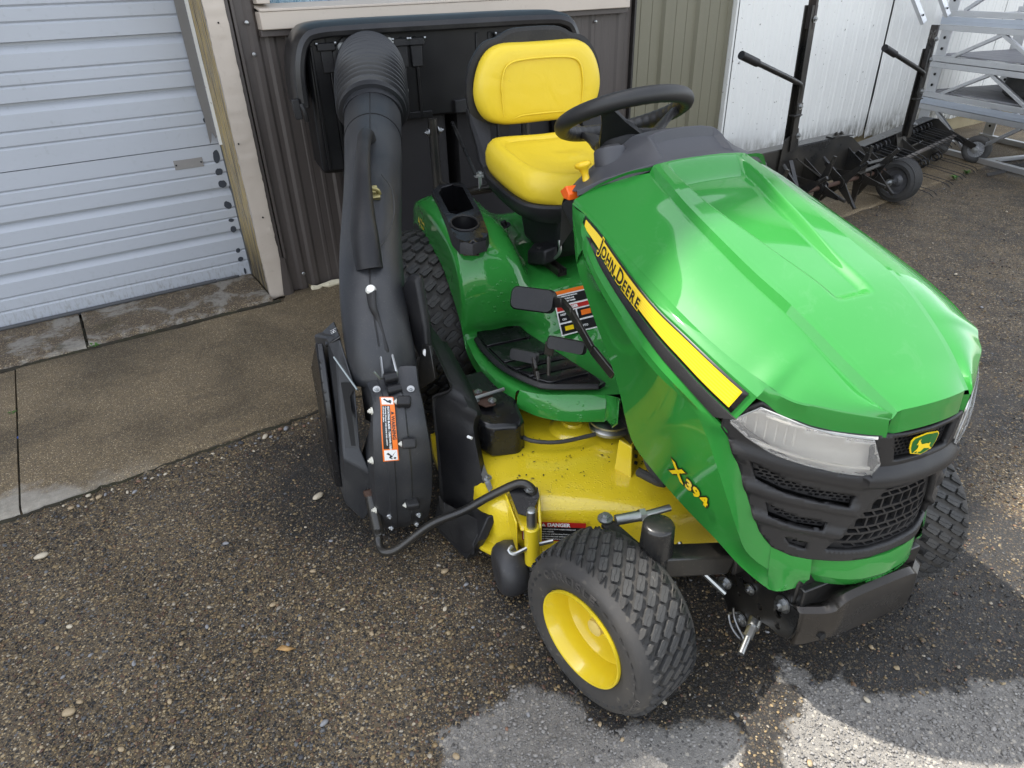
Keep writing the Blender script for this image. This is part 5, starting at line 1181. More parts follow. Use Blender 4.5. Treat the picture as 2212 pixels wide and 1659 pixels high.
# gauge wheel, its arm, post
q = MB()
for p0, p1 in (((-.480, -.566, .262), (-.372, -.575, .235)), ((-.432, -.486, .268), (-.330, -.528, .235))):
    p0, p1 = np.array(p0), np.array(p1); w_ = np.array([.004, -.006, 0]) if p0[1] < -.55 else np.array([-.002, -.008, 0])
    q.prism([p0, p1, p1-np.array([0, 0, .10]), (p0+p1)/2-np.array([0, 0, .09]), p0-np.array([0, 0, .04])], w_)
q.prism([(-.470, -.562, .240), (-.434, -.494, .246), (-.35, -.535, .215), (-.365, -.570, .215)], (0, 0, -.006)); q.cyl((-.340, -.551, .118), (-.340, -.551, .240), .0195, 18); ga = q.build('gauge_wheel_arm', yellow, MW, bev=.0025, ang=30)
q = MB(); q.prism([(-.474, -.560, .266), (-.434, -.492, .271), (-.405, -.500, .266), (-.362, -.545, .248), (-.385, -.568, .250)], (0, 0, .003)); sub(q, 'gusset_plate', black_wet, ga)
q = MB(); q.cyl((-.340, -.551, .06), (-.340, -.551, .292), .0125, 14); q.lathe([(.0125, 0), (.010, .004), (0, .005)], (-.340, -.551, .292), (0, 0, 1), 14); q.tube([(-.325, -.50, .185), (-.335, -.555, .180), (-.335, -.60, .172), (-.345, -.612, .178), (-.352, -.60, .182)], .0055, 8, 20); sub(q, 'gauge_post', zinc, ga)
q = MB(); gw = [(0, -.034), (.018, -.035), (.050, -.038), (.061, -.033), (.070, -.021), (.0735, 0), (.070, .021), (.061, .033), (.050, .038), (.018, .036)]
q.lathe(gw, (-.385, -.596, .0735), (.10, 1, 0), 32); gwh = q.build('gauge_wheel', speckle(mat('black_roller', (.028, .028, .03), .5), (.028, .028, .03), (.12, .11, .1), .5, 90), MW, ang=60)
q = MB(); q.bar((-.385, -.551, .085), (-.340, -.551, .085), .012, .02); q.bolt((-.385, -.552, .083), (0, 1, 0), .012, .01); sub(q, 'axle_bolt', zinc, gwh)
# danger label on the deck front
dcen = dring(.030, .168); kk = int(np.argmin(np.hypot(dcen[:, 0]+.395, dcen[:, 1]+.46))); dA = dcen[kk-3]; dB = dcen[kk+8]
du = (dB-dA)/np.linalg.norm(dB-dA); dn_ = np.array([du[1], -du[0], 0]); dn_ *= np.sign(dn_[0]); dv = np.array([0, 0, 1.])-dn_*.12; wdt = .165
dl = lambda u, v, o=.0: tuple(dA+du*u+dv*v+dn_*(.006+o))
def dq(u0, v0, u1, v1, m, o, nm, par=None):
    q = MB(); q.add([dl(u0, v0, o), dl(u1, v0, o), dl(u1, v1, o), dl(u0, v1, o)], [(0, 1, 2, 3)])
    return sub(q, nm, m, par, flat=True) if par else q.build(nm, m, MW, flat=True, solid=.0008)
dg_ = dq(0, -.028, wdt, .030, red_l, 0, 'danger_label'); dq(.003, -.025, .040, .018, white_l, .001, 'pictogram_panel', dg_); dq(.044, -.025, wdt-.003, .016, black_l, .001, 'text_panel', dg_)
def dtx(s, u, v, sz, m, b=.0004): sub(textmb(s, lambda x, y, w: dl(u+x, v+y, .0018), sz, b), 'lettering', m, dg_, flat=True)
dtx('\u25B2 DANGER' if False else 'DANGER', .066, .0185, .0145, white_l, .0006)
q = MB(); q.add([dl(.050, .019, .0018), dl(.062, .019, .0018), dl(.056, .0285, .0018)], [(0, 1, 2)]); sub(q, 'warning_triangle', white_l, dg_, flat=True)
for i, s in enumerate(('To avoid injury from rotating blades and', 'thrown objects:', 'Keep hands and feet away from rotating blades.', 'Keep bystanders and children away. Do not', 'mow without discharge chute in place.')): dtx(s, .047, .0085-.0075*i, .0056, white_l, .0001)
for k in range(2):
    q = MB(); v0 = -.022+.021*k
    q.add([dl(*p, .002) for p in ((.006, v0+.003), (.016, v0), (.034, v0+.002), (.036, v0+.006), (.020, v0+.006), (.018, v0+.016), (.012, v0+.017), (.013, v0+.008))], [tuple(range(8))]); sub(q, 'pictogram', black_l, dg_, flat=True)
# belt shield with latch
q = MB(); q.prism([(-.90, -.575, .375), (-.66, -.565, .362), (-.632, -.545, .350), (-.618, -.465, .342), (-.64, -.44, .345), (-.90, -.40, .375)], (0, 0, -.105)); bs = q.build('belt_shield', black_wet, MW, bev=.012, seg=3)
q = MB(); q.prism([(-.80, -.55, .378), (-.75, -.565, .375), (-.70, -.53, .370), (-.70, -.50, .370), (-.76, -.49, .374)], (0, 0, .004)); sub(q, 'latch_plate', rust, bs, bev=.001)
q = MB()
for x, y in ((-.775, -.525), (-.735, -.548), (-.715, -.505)): q.bolt((x, y, .379), (0, 0, 1), .008, .006)
sub(q, 'bolt', zinc, bs)
q = MB(); q.tube([(-.80, -.60, .43), (-.775, -.595, .40), (-.745, -.578, .388), (-.735, -.565, .387), (-.74, -.52, .386), (-.75, -.455, .384)], .006, 8, 24); sub(q, 'latch_rod', zinc, bs)
q = MB(); q.tube([(-.66, -.45, .285), (-.62, -.43, .28), (-.58, -.36, .28), (-.57, -.25, .28)], .006, 6, 16); q.mark(); q.tube([(-.90, -.30, .30), (-.62, -.20, .29), (-.60, -.12, .29), (-.9, 0, .3)], .008, 6, 20); q.build('drive_belt', rubber, MW)
# ================================================================== GRASS COLLECTOR (mower frame)
GC = thing('grass_collector', 'black grass collector: hopper behind the seat, ribbed bellows, long chute pipe and blower', 'grass collector', FM, (-.75, -.8, 0))
# hopper body
q = MB(); BB = [(-.665, .66), (-.56, .655), (-.53, .86), (.47, .86), (.50, .655), (.60, .66), (.60, 1.20), (.56, 1.245), (-.60, 1.245), (-.655, 1.20)]
def prof_body(k): return [(-2.40, .0), (-2.42, 0), (-2.68, .0)][k]
q.prism([(-2.40, y, z) for y, z in BB], (-.28, 0, 0)); hop = q.build('hopper', bagblack, GC, bev=.02, seg=3)
LO = cat([(-.738, .955, 0), (-.732, 1.08, 0), (-.712, 1.17, 0), (-.675, 1.232, 0), (-.615, 1.262, 0), (-.45, 1.270, 0), (0, 1.271, 0), (.42, 1.270, 0), (.53, 1.258, 0), (.585, 1.225, 0), (.615, 1.16, 0), (.625, 1.08, 0)], 70)
def lidrow(x, off, dz=0):
    c = np.array([-.06, .9]); tg = np.gradient(LO[:, :2], axis=0); nr = np.stack([-tg[:, 1], tg[:, 0]], 1); nr /= np.linalg.norm(nr, axis=1)[:, None]
    nr *= np.sign((nr*(LO[:, :2]-c)).sum(1))[:, None]; P = LO[:, :2]+nr*off; return [(x, y, z+dz) for y, z in P]
q = MB(); q.sheet([lidrow(-2.375, -.058), lidrow(-2.345, -.058), lidrow(-2.338, -.052), lidrow(-2.336, -.036), lidrow(-2.348, -.018), lidrow(-2.385, -.004), lidrow(-2.45, .0), lidrow(-2.62, -.004), lidrow(-2.665, -.02), lidrow(-2.68, -.06)])
lid = sub(q, 'lid', speckle(mat('lid_plastic', (.008, .008, .009), .34), (.008, .008, .009), (.08, .075, .07), .5, 90), hop, ang=30); lid.location = hop.location
lid.parent = GC; 
fr_ = MB(); fr_.box((-2.395, .0, 1.05), (.012, .96, .36)); fr_.box((-2.392, -.60, .95), (.012, .07, .55)); fp2 = fr_.build('hopper_front', bagblack, GC, bev=.004)
rb = MB()
for y in (-.245, -.185, .10, .16, .42): rb.mark().box((-2.386, y, 1.03), (.010, .014, .33))
for y in (-.56, -.63): rb.mark().box((-2.384, y, .93), (.014, .012, .50))
rb.mark().box((-2.386, -.215, .875), (.008, .16, .03)); sub(rb, 'rib', bagblack, fp2, bev=.003)
for y in (-.57, -.25, -.185, .22, .29, .43):
    c_ = MB(); c_.box((-2.375, y, 1.175), (.02, .075, .030)); c_.box((-2.382, y, 1.12), (.014, .05, .09)); lt_ = c_.build('lid_latch', black, GC, bev=.004)
    c_ = MB(); c_.cyl((-2.366, y-.042, 1.188), (-2.366, y-.034, 1.188), .007, 8); c_.mark(); c_.cyl((-2.366, y+.034, 1.188), (-2.366, y+.042, 1.188), .007, 8); sub(c_, 'hinge_pin', zinc, lt_)
q = MB(); q.bar((-2.35, -.735, .99), (-2.35, -.73, .91), .03, .03); q.tube([(-2.34, -.715, .97), (-2.33, -.705, .94), (-2.34, -.70, .90)], .010, 8, 10); q.build('lid_strap', black, GC, bev=.004)
q = MB(); q.prism([(-2.41, -.03, .87), (-2.41, .10, .87), (-2.41, .10, .935), (-2.41, -.03, .925)], (.05, 0, 0)); q.build('stiffener', black, GC, bev=.004)
bagm = speckle(mat('black_bag_fabric', (.010, .009, .010), .8), (.010, .009, .010), (.03, .028, .028), .4, 60, 300, .001)
for y0, y1 in ((-.54, -.055), (.0, .50)):
    q = MB(); q.loft([[(-2.44, y0, z), (-2.42+.015*math.sin(z*9), (y0+y1)/2, z), (-2.44, y1, z), (-2.66, y1, z), (-2.66, y0, z), (-2.44, y0, z)] for z in (.86, .7, .5, .32, .22)], 40, 12, smooth=False); q.build('grass_bag', bagm, GC, ang=60)
# flange, bellows, pipe
q = MB(); fl_ = plate(circ(-.398, 1.085, .165, 28, .15), [], .06, lambda y, z: (-2.378, y, z)); fo = fl_.build('inlet_flange', black, GC, solid=.012, bev=.003)
q = MB()
for y, z in ((-.506, 1.171), (-.303, 1.179), (-.259, .985), (-.53, .98)): q.bolt((-2.366, y, z), (1, 0, 0), .012, .008)
sub(q, 'bolt', zinc, fo)
bpth = cat([(-2.38, -.398, 1.092), (-2.28, -.415, 1.085), (-2.15, -.446, 1.052), (-2.0, -.482, .985), (-1.94, -.496, .952)], 241)
rads = [.121+.008*math.sin(PI*i/240)+(.016*(.5+.5*math.cos(2*PI*i/14.))**1.6 if 6 < i < 216 else .006 if i >= 216 else .010) for i in range(241)]
rads = [r if i < 226 else .114 for i, r in enumerate(rads)]
q = MB(); q.tube(bpth, rads, 48); q.build('bellows', speckle(mat('bellows_rubber', (.022, .023, .026), .34), (.022, .023, .026), (.06, .06, .055), .4, 150), GC, ang=24)
PP = [(-2.02, -.48, .99), (-1.95, -.496, .955), (-1.7, -.556, .915), (-1.45, -.617, .866), (-1.2, -.686, .792), (-1.08, -.722, .738), (-.95, -.755, .67), (-.87, -.772, .60), (-.825, -.778, .545), (-.80, -.783, .475)]
pr_ = [.108, .106, .100, .096, .091, .088, .087, .089, .090, .092]
q = MB(); q.tube(cat(PP, 70), list(np.interp(np.linspace(0, 1, 70), np.linspace(0, 1, 10), pr_)), 36, caps=False); pipe = q.build('chute_pipe', chute_m, GC, ang=60, solid=.004)
q = MB(); q.tube([(-1.70+.0, -.556, .915), (-1.695, -.557, .914)], .1015, 36); sub(q, 'collar', black, pipe)
# moulding seam along the top of the pipe, grab handle, latch strap
pv = cat(PP, 70); tg = np.gradient(pv, axis=0); tg /= np.linalg.norm(tg, axis=1)[:, None]
camd = np.array([.8, -1.04, 1.4])-pv; nr_ = np.cross(tg, np.cross(np.array([.62, -.12, .75]), tg)); nr_ /= np.linalg.norm(nr_, axis=1)[:, None]
rr_ = np.interp(np.linspace(0, 1, 70), np.linspace(0, 1, 10), pr_)
def on(i, o=0.0, sd=0.0):
    i = min(i, 69); return pv[i]+nr_[i]*(rr_[i]+o)+np.cross(nr_[i], tg[i])*sd
q = MB(); q.tube([on(i, -.001) for i in range(4, 66)], .0028, 6); sub(q, 'mould_seam', black, pipe)
kk = lambda x: int(np.argmin(np.abs(pv[:, 0]-x)))
i0, i1 = kk(-1.46), kk(-.965)
hp_ = [on(i0-2, -.01, -.006), on(i0, .025, -.008), on(i0+3, .055, -.012), on((i0*2+i1)//3, .066, -.014), on((i0+i1)//2, .060, -.014), on(i1-6, .042, -.010), on(i1-2, .016, -.004), on(i1, -.012)]
q = MB(); q.tube(cat(hp_, 40), [.027, .026, .023, .024, .028, .035, .042, .040], 16, sy=.85); sub(q, 'handle', black, pipe, ang=60)
q = MB(); P0 = kk(-1.19); q.tube([on(P0, .004, -.03), on(P0, .02, -.02), on(P0, .022, .02), on(P0, .004, .03)], .006, 8, 12); q.box(on(P0, .006, .0), (.045, .055, .012), ry=.6); sub(q, 'handle_bracket', speckle(mat('brass_clip', (.32, .28, .12), .4, .8), (.32, .28, .12), (.6, .55, .5), .6, 90), pipe)
q = MB(); q.tube([on(P0-5, .003, .035), on(P0-1, .003, .065), on(P0+4, .003, .070), on(P0+9, .003, .045), on(P0+10, .003, .03)], .0022, 6, 30); sub(q, 'cable', rubber, pipe)
l0 = kk(-.915); s0 = np.array([-.885, -.765, .70]); 
LT = [on(l0, .004), on(l0+2, .012), tuple(on(l0, .02)*.45+np.array([-.760, -.777, .590])*.55), (-.757, -.777, .594), (-.752, -.777, .580)]
q = MB(); q.tube(cat(LT, 20), [.017, .013, .008, .010, .012], 10, sy=.6); lat = q.build('rubber_latch', black, GC, ang=60)
q = MB(); q.lathe([(0, .010), (.010, .009), (.013, .004), (.014, 0)], on(l0, .010), nr_[min(l0, 69)], 14); sub(q, 'latch_bolt', mat('pale_bolt', (.75, .74, .68), .3), lat)
a_, b_ = on(min(l0+12, 69), .028), on(69, .024)
sdv = np.cross(nr_[66], tg[66])
q = MB(); q.tube([(-.690, -.770, .532), (-.695, -.766, .548), (-.755, -.762, .580), (-.757, -.790, .583), (-.690, -.803, .541), (-.683, -.812, .545), (-.688, -.824, .566)], .0034, 6); sub(q, 'wire_bail', zinc, lat)
q = MB(); q.cyl((-.692, -.800, .537), (-.692, -.768, .537), .014, 12); q.mark(); q.cyl((-.668, -.800, .515), (-.668, -.765, .515), .012, 12); sub(q, 'catch', black, lat)
# blower drum
DL = [((-.775, -.850, .512), (-.715, -.706, .540)), ((-.715, -.842, .507), (-.675, -.715, .505)), ((-.660, -.846, .490), (-.628, -.720, .482)), ((-.620, -.862, .445), (-.592, -.724, .435)), ((-.600, -.875, .360), (-.578, -.724, .350)), ((-.606, -.882, .260), (-.584, -.728, .255)), ((-.632, -.884, .165), (-.606, -.733, .170)), ((-.668, -.876, .085), (-.640, -.740, .095)), ((-.72, -.866, .045), (-.70, -.75, .050)), ((-.82, -.866, .03), (-.80, -.75, .03))]
A_ = cat([a for a, b in DL], 50); B_ = cat([b for a, b in DL], 50); md_ = (A_+B_)/2; cc = np.array([-.80, -.80, .27])
outw = md_-cc; outw[:, 1] = 0; outw /= np.linalg.norm(outw, axis=1)[:, None]
rows = [A_-outw*.16, A_-outw*.05, A_-outw*.012]
for f, o in ((.03, .0), (.12, .008), (.22, .009), (.24, .013), (.34, .013), (.36, .010), (.5, .011), (.54, .0135), (.60, .0135), (.63, .010), (.80, .008), (.90, .004), (.97, 0)): rows.append(A_*(1-f)+B_*f+outw*o)
rows += [B_-outw*.012, B_-outw*.05, B_-outw*.16]
q = MB(); q.sheet(rows); drum = q.build('blower_housing', chute_m, GC, ang=34)
ondr = lambda i, f, o=0.0: A_[i]*(1-f)+B_[i]*f+outw[i]*(.0125+o)
zk = lambda z: int(np.argmin(np.abs(md_[:, 2]-z)+(md_[:, 0] > -.9)*0+np.where(np.arange(50) < 5, .2, 0)))
for z in (.485, .392, .215):
    i = zk(z); u_ = (B_[i]-A_[i]); u_ /= np.linalg.norm(u_); t_ = np.cross(outw[i], u_)
    q = MB(); c = ondr(i, .60, .008); pts = [c+u_*a*.018+t_*b*.013 for a, b in ((-1, -1), (1, -1), (1, 1), (-1, 1))]; q.prism([p-outw[i]*.02 for p in pts], outw[i]*.034); bo = q.build('seam_boss', black, GC, bev=.006, seg=3)
    q = MB(); q.bolt(c-u_*.018, -u_, .005, .005); sub(q, 'bolt', mat('pale_bolt_head', (.6, .59, .52), .4), bo)
q = MB()
for z, f in ((.500, .15), (.502, .80), (.150, .22), (.142, .75), (.092, .22), (.085, .76)):
    i = zk(z); q.bolt(ondr(i, f, -.003), outw[i], .0065, .006)
q.build('housing_bolt', zinc, GC)
q = MB()
for z in (.47, .36, .17):
    i = zk(z); q.bolt(A_[i]-outw[i]*.006, (0, -1, .1), .0065, .007)
q.build('flange_bolt', mat('pale_bolt_b', (.62, .6, .52), .4), GC)
# warning label on the drum
i0, i1 = zk(.488), zk(.352); nW = 16
def wl(u, v, o=.0):                                    # u: down along the drum 0..1, v: across 0..1
    x = i0+(i1-i0)*u; k = min(int(x), 48); fr_ = x-k; f = .16+.26*v
    p = (A_[k]*(1-f)+B_[k]*f)*(1-fr_)+(A_[k+1]*(1-f)+B_[k+1]*f)*fr_; n_ = outw[k]*(1-fr_)+outw[k+1]*fr_
    return tuple(p+n_*(.0165+o))
def wq(u0, v0, u1, v1, o, m, nm, par=None):
    q = MB(); q.sheet([[wl(u0+(u1-u0)*a/nW, v0+(v1-v0)*b/2, o) for b in range(3)] for a in range(nW+1)])
    return sub(q, nm, m, par, ang=60) if par else q.build(nm, m, GC, ang=60)
wlab = wq(0, 0, 1, 1, 0, orange_l, 'warning_label'); wq(.015, .10, .125, .92, .0006, white_l, 'pictogram_panel', wlab); wq(.145, .08, .80, .66, .0006, black_l, 'text_panel', wlab); wq(.82, .10, .985, .92, .0006, white_l, 'pictogram_panel', wlab)
LWd, LHt = .155, .036
def wt_(s, u, v, sz, m, b=.0003): sub(textmb(s, lambda x, y, w: wl(u+x/LWd, v+y/LHt, .0012), sz, b), 'lettering', m, wlab, flat=True)
wt_('WARNING', .30, .72, .0115, black_l, .0003); wt_('ROTATING BLADE - THROWN OBJECTS', .16, .47, .0062, white_l, .0002); wt_('Operate blower with entire grass catcher', .16, .29, .0054, white_l, .0001); wt_('secured in place.', .16, .14, .0054, white_l, .0001)
def wp(pts, m, nm): q = MB(); q.add([wl(u, v, .0014) for u, v in pts], [tuple(range(len(pts)))]); sub(q, nm, m, wlab, flat=True)
wp([(.235, .72), (.285, .72), (.26, .95)], black_l, 'warning_triangle')
wp([(.03, .30), (.06, .50), (.10, .80), (.115, .72), (.08, .45), (.05, .22)], black_l, 'pictogram'); wp([(.05, .70), (.075, .85), (.10, .60), (.09, .4)], black_l, 'pictogram')
wp([(.86, .35), (.885, .45), (.92, .60), (.945, .50), (.965, .62), (.97, .55), (.945, .38), (.91, .45), (.88, .22)], black_l, 'pictogram'); wp([(.935, .72), (.945, .82), (.96, .82), (.968, .72), (.955, .66)], black_l, 'pictogram')
for k in range(3): wp([(.84+.02*k, .85-.08*k), (.90+.02*k, .62-.04*k), (.905+.02*k, .64-.04*k)], black_l, 'pictogram')
# belt cover beside the drum
bv = dict(A=(-.83, -.895, .524), B=(-.745, -.868, .500), C=(-.70, -.885, .338), D=(-.715, -.933, .345), E=(-.668, -.873, .275), F=(-.70, -.936, .322), G=(-.655, -.884, .165), H=(-.715, -.914, .08), I=(-.78, -.950, .105), T=(-.90, -.905, .585), U=(-.87, -.872, .592), V=(-1.0, -.93, .55), W=(-1.0, -.87, .56), X=(-1.0, -.95, .10), Y=(-1.0, -.89, .08))
kk_ = list(bv); q = MB(); q.add([bv[k] for k in kk_], [tuple(kk_.index(c) for c in f) for f in ('DCBA', 'FECD', 'IHGEF', 'ABUT', 'TUWV', 'AFIXVT'.replace('AF', 'ADF'), 'UBCEGHYW', 'VWYX', 'IXYH')]); bc = q.build('belt_cover', chute_m, GC, ang=20, bev=.007, seg=3, weld=True)
pA, pB, pD = (np.array(bv[c]) for c in 'ABD'); nC = np.cross(pB-pA, pD-pA); nC /= np.linalg.norm(nC); nC *= np.sign(nC[0])
cvr = lambda u, v, o=.0025: tuple(pA+(pB-pA)*u*(1-v*.45)+(pD-pA)*v+(np.array(bv['C'])-np.array(bv['D'])-(pB-pA)*.55)*u*v+nC*o)
q = MB(); q.add([tuple(np.array(t)+nC*.0085) for t in ((-.793, -.892, .495), (-.756, -.868, .509), (-.738, -.866, .497), (-.744, -.880, .476), (-.695, -.889, .411), (-.668, -.895, .372), (-.680, -.905, .368), (-.740, -.898, .438))], [tuple(range(8))]); sub(q, 'slot_opening', dark, bc, flat=True)
q = MB(); q.prism([(-.90, -.915, .57), (-.86, -.920, .52), (-.775, -.938, .36), (-.80, -.945, .15), (-.90, -.945, .11), (-1.0, -.945, .12), (-1.0, -.935, .45)], (-.01, -.020, 0)); sub(q, 'outer_guard', black_wet, bc, bev=.006)
q = MB(); q.bar((-.826, -.900, .556), (-.730, -.866, .500), .011, .004, (.2, 1, .4)); sub(q, 'tension_lever', speckle(mat('dull_steel', (.22, .25, .25), .4, .7), (.22, .25, .25), (.4, .4, .4), .5, 60), bc)
q = MB(); q.prism([(-.89, -.912, .555), (-.86, -.872, .588), (-.97, -.87, .585), (-.99, -.905, .55)], (0, 0, .010)); top = sub(q, 'top_cap', black_wet, bc, bev=.004)
q = textmb('H-|', lambda u, v, w: (-.885-u*.8, -.878-v*.9, .600-.3*v), .022, .0); sub(q, 'belt_symbol', white_l, bc, flat=True)
# deflector paddle beside the pipe and bracket
q = MB(); q.prism([(-.88, -.668, .725), (-.84, -.655, .73), (-.80, -.655, .60), (-.77, -.668, .50), (-.80, -.672, .48), (-.86, -.69, .55), (-.90, -.69, .68)], (-.02, .026, 0)); q.build('side_flap', black, GC, bev=.012, seg=3)
q = MB(); q.prism([(-.80, -.668, .555), (-.77, -.655, .56), (-.745, -.655, .47), (-.78, -.70, .425), (-.80, -.70, .44)], (-.006, .008, 0)); mb2 = q.build('mount_bracket', steel_blk, GC, bev=.002)
q = MB(); q.lathe([(0, .007), (.011, .006), (.013, 0)], (-.785, -.660, .535), (1, -.3, .3), 14); sub(q, 'mount_bolt', mat('pale_bolt_c', (.7, .7, .68), .3), mb2)
# discharge boot between drum and deck
T0 = [(-.95, -.645, .60), (-.82, -.642, .55), (-.70, -.632, .49), (-.66, -.625, .462), (-.72, -.655, .430), (-.738, -.672, .418)]
q = MB(); ed = cat([(-.93, -.648, .60), (-.80, -.640, .545), (-.705, -.632, .492), (-.682, -.630, .468), (-.700, -.645, .448), (-.728, -.662, .428), (-.734, -.672, .410), (-.70, -.682, .28), (-.665, -.694, .15), (-.643, -.70, .075)], 50)
ed2 = cat([(-.92, -.615, .56), (-.78, -.60, .50), (-.67, -.60, .44), (-.645, -.60, .425), (-.655, -.615, .41), (-.672, -.632, .39), (-.672, -.638, .375), (-.640, -.642, .27), (-.608, -.640, .16), (-.58, -.63, .09)], 50)
ed3 = cat([(-.90, -.585, .50), (-.77, -.57, .44), (-.66, -.575, .41), (-.635, -.578, .40), (-.635, -.585, .39), (-.635, -.59, .37), (-.622, -.595, .35), (-.575, -.598, .27), (-.520, -.60, .20), (-.49, -.60, .12)], 50)
q.sheet([ed+np.array([-.01, .002, 0]), ed, ed+(ed2-ed)*.18+np.array([-.012, 0, -.003]), ed2, ed3, ed3+np.array([-.02, .02, -.02])]); boot = q.build('discharge_boot', black, GC, ang=40, solid=.004)
q = MB(); q.prism([(-.64, -.70, .075), (-.60, -.715, .16), (-.60, -.70, .12), (-.50, -.62, .10), (-.47, -.665, .065), (-.56, -.69, .02), (-.66, -.72, .03)], (0, 0, .045)); q.prism([(-.66, -.64, .12), (-.47, -.62, .19), (-.455, -.66, .13), (-.50, -.68, .03), (-.64, -.72, .03)], (0, .03, 0)); sub(q, 'boot_skirt', black, boot, bev=.004)
q = MB(); q.tube([(-.628, -.700, .088), (-.585, -.655, .128)], .004, 6); q.mark(); q.cyl((-.615, -.615, .352), (-.603, -.607, .352), .004, 8); sub(q, 'rivet', white_l, boot)
# support bar
q = MB(); q.tube(cat([(-.425, -.508, .235), (-.424, -.508, .262), (-.434, -.514, .282), (-.456, -.540, .284), (-.482, -.610, .245), (-.502, -.675, .205), (-.53, -.76, .165), (-.548, -.85, .100), (-.560, -.885, .088), (-.585, -.895, .090), (-.605, -.892, .105), (-.612, -.888, .13)], 80), .0112, 12); q.cyl((-.612, -.888, .11), (-.672, -.886, .215), .017, 14); br = q.build('support_bar', steel_blk, GC, ang=50)
q = MB(); q.lathe([(.0175, -.012), (.0185, 0), (.016, .004), (0, .006)], (-.672, -.886, .215), (-.06, 0, .1), 14); sub(q, 'rusty_cap', rust, br)
# frame behind the seat
q = MB(); q.cyl((-2.2, -.190, .45), (-2.2, -.190, .885), .021, 14); q.tube([(-2.2, -.17, .60), (-1.9, -.165, .64), (-1.70, -.10, .70), (-1.68, .2, .70)], .014, 10, 30); q.cyl((-2.2, .25, .45), (-2.2, .25, .885), .021, 14); q.cyl((-2.2, -.19, .55), (-2.2, .25, .55), .018, 12); q.bar((-2.2, -.19, .50), (-1.7, -.17, .45), .04, .04); q.bar((-2.2, .25, .50), (-1.7, .17, .45), .04, .04); sf = q.build('support_frame', steel_blk, GC, ang=50)
q = MB(); q.bolt((-2.2, -.212, .83), (0, -1, 0), .012, .012); q.bolt((-2.2, -.168, .835), (0, 1, 0), .012, .016); q.bolt((-1.745, -.145, .735), (0, 0, 1), .016, .012); q.cyl((-1.745, -.145, .68), (-1.745, -.145, .735), .008, 8); sub(q, 'bolt', zinc, sf)
q = MB(); q.cyl((-2.2, -.10, .86), (-1.76, -.155, .735), .008, 8); sub(q, 'brace_rod', steel_blk, sf)
# ================================================================== TOWED IMPLEMENTS (building frame)
def tine_star(w, n, z, L, ph_, par, mt):
    q = MB()
    for k in range(4):
        a = ph_+k*PI/2; d = np.array([0.12*(1 if k % 2 else -1), math.cos(a), math.sin(a)]); p0 = np.array([w, n, z])+d*.02; p1 = np.array([w, n, z])+d*L
        u = np.array([1, 0, 0]); t = np.cross(d, u); t /= np.linalg.norm(t)
        q.add([p0+t*.03, p0-t*.03, p1-t*.012, p1+t*.012, p0+t*.03+u*.007, p0-t*.03+u*.007, p1-t*.012+u*.007, p1+t*.012+u*.007], [(0, 1, 2, 3), (7, 6, 5, 4), (0, 4, 5, 1), (1, 5, 6, 2), (2, 6, 7, 3), (3, 7, 4, 0)])
        q.tube([p0+d*L*.45+u*.016, p1+d*L*.28+u*.016], [.016, .011], 8)
    q.cyl((w-.012, n, z), (w+.03, n, z), .035, 12)
    return sub(q, 'tine_star', mt, par, ang=30)
def pneu(par, c, R, W, axis, ribs, spokes=False):
    c = np.array(c, float); ax_ = v3(axis).normalized()
    t = MB(); hw = W/2; pr = [(R*.58, -hw*.75), (R*.66, -hw*.95), (R*.8, -hw), (R*.93, -hw*.82)]
    if ribs:
        for k in range(ribs): h0 = -hw*.75+hw*1.5*k/(ribs-1); r0 = R*(1-.03*(abs(h0)/hw)**2); pr += [(r0-.002, h0-.004), (r0+.002, h0-.002), (r0+.002, h0+.002), (r0-.002, h0+.004)]
    else: pr += [(R, -hw*.5), (R, hw*.5)]
    pr += [(R*.93, hw*.82), (R*.8, hw), (R*.66, hw*.95), (R*.58, hw*.75)]
    t.lathe(pr, c, ax_, 40); ty = sub(t, 'tyre', rubber, par, ang=30)
    r = MB()
    if spokes:
        gp = speckle(mat('grey_spoked_plastic', (.30, .305, .315), .5), (.30, .305, .315), (.35, .35, .35), .5, 60)
        r.lathe([(R*.80, -hw*.6), (R*.86, -hw*.9), (R*.86, hw*.9), (R*.80, hw*.6)], c, ax_, 40); r.lathe([(R*.82, -hw*.1), (R*.2, -hw*.1)], c, ax_, 40); r.lathe([(0, -hw*1.0), (R*.17, -hw*1.0), (R*.22, -hw*.5), (R*.22, hw*.5), (0, hw*.6)], c, ax_, 20); r.lathe([(R*.48, -hw*.5), (R*.52, -hw*.5), (R*.52, 0), (R*.48, 0)], c, ax_, 30)
        u, w_, d = frame_at(ax_)
        for k in range(20):
            a = 2*PI*k/20; dd = u*math.cos(a)+w_*math.sin(a); r.bar(v3(c)+dd*R*.2-d*hw*.35, v3(c)+dd*R*.83-d*hw*.35, .005, hw*.6, d)
        sub(r, 'spoked_rim', gp, ty, ang=40)
    else:
        r.lathe([(R*.60, -hw*.8), (R*.62, -hw*.9), (R*.55, -hw*.7), (R*.50, -hw*.4), (R*.30, -hw*.35), (R*.2, -hw*.6), (R*.12, -hw*.65), (R*.12, -hw*1.3), (0, -hw*1.3)], c, ax_, 32); sub(r, 'rim', speckle(mat('grey_steel_rim', (.10, .10, .105), .5, .4), (.10, .10, .105), (.05, .045, .04), .6, 50), ty)
    return ty
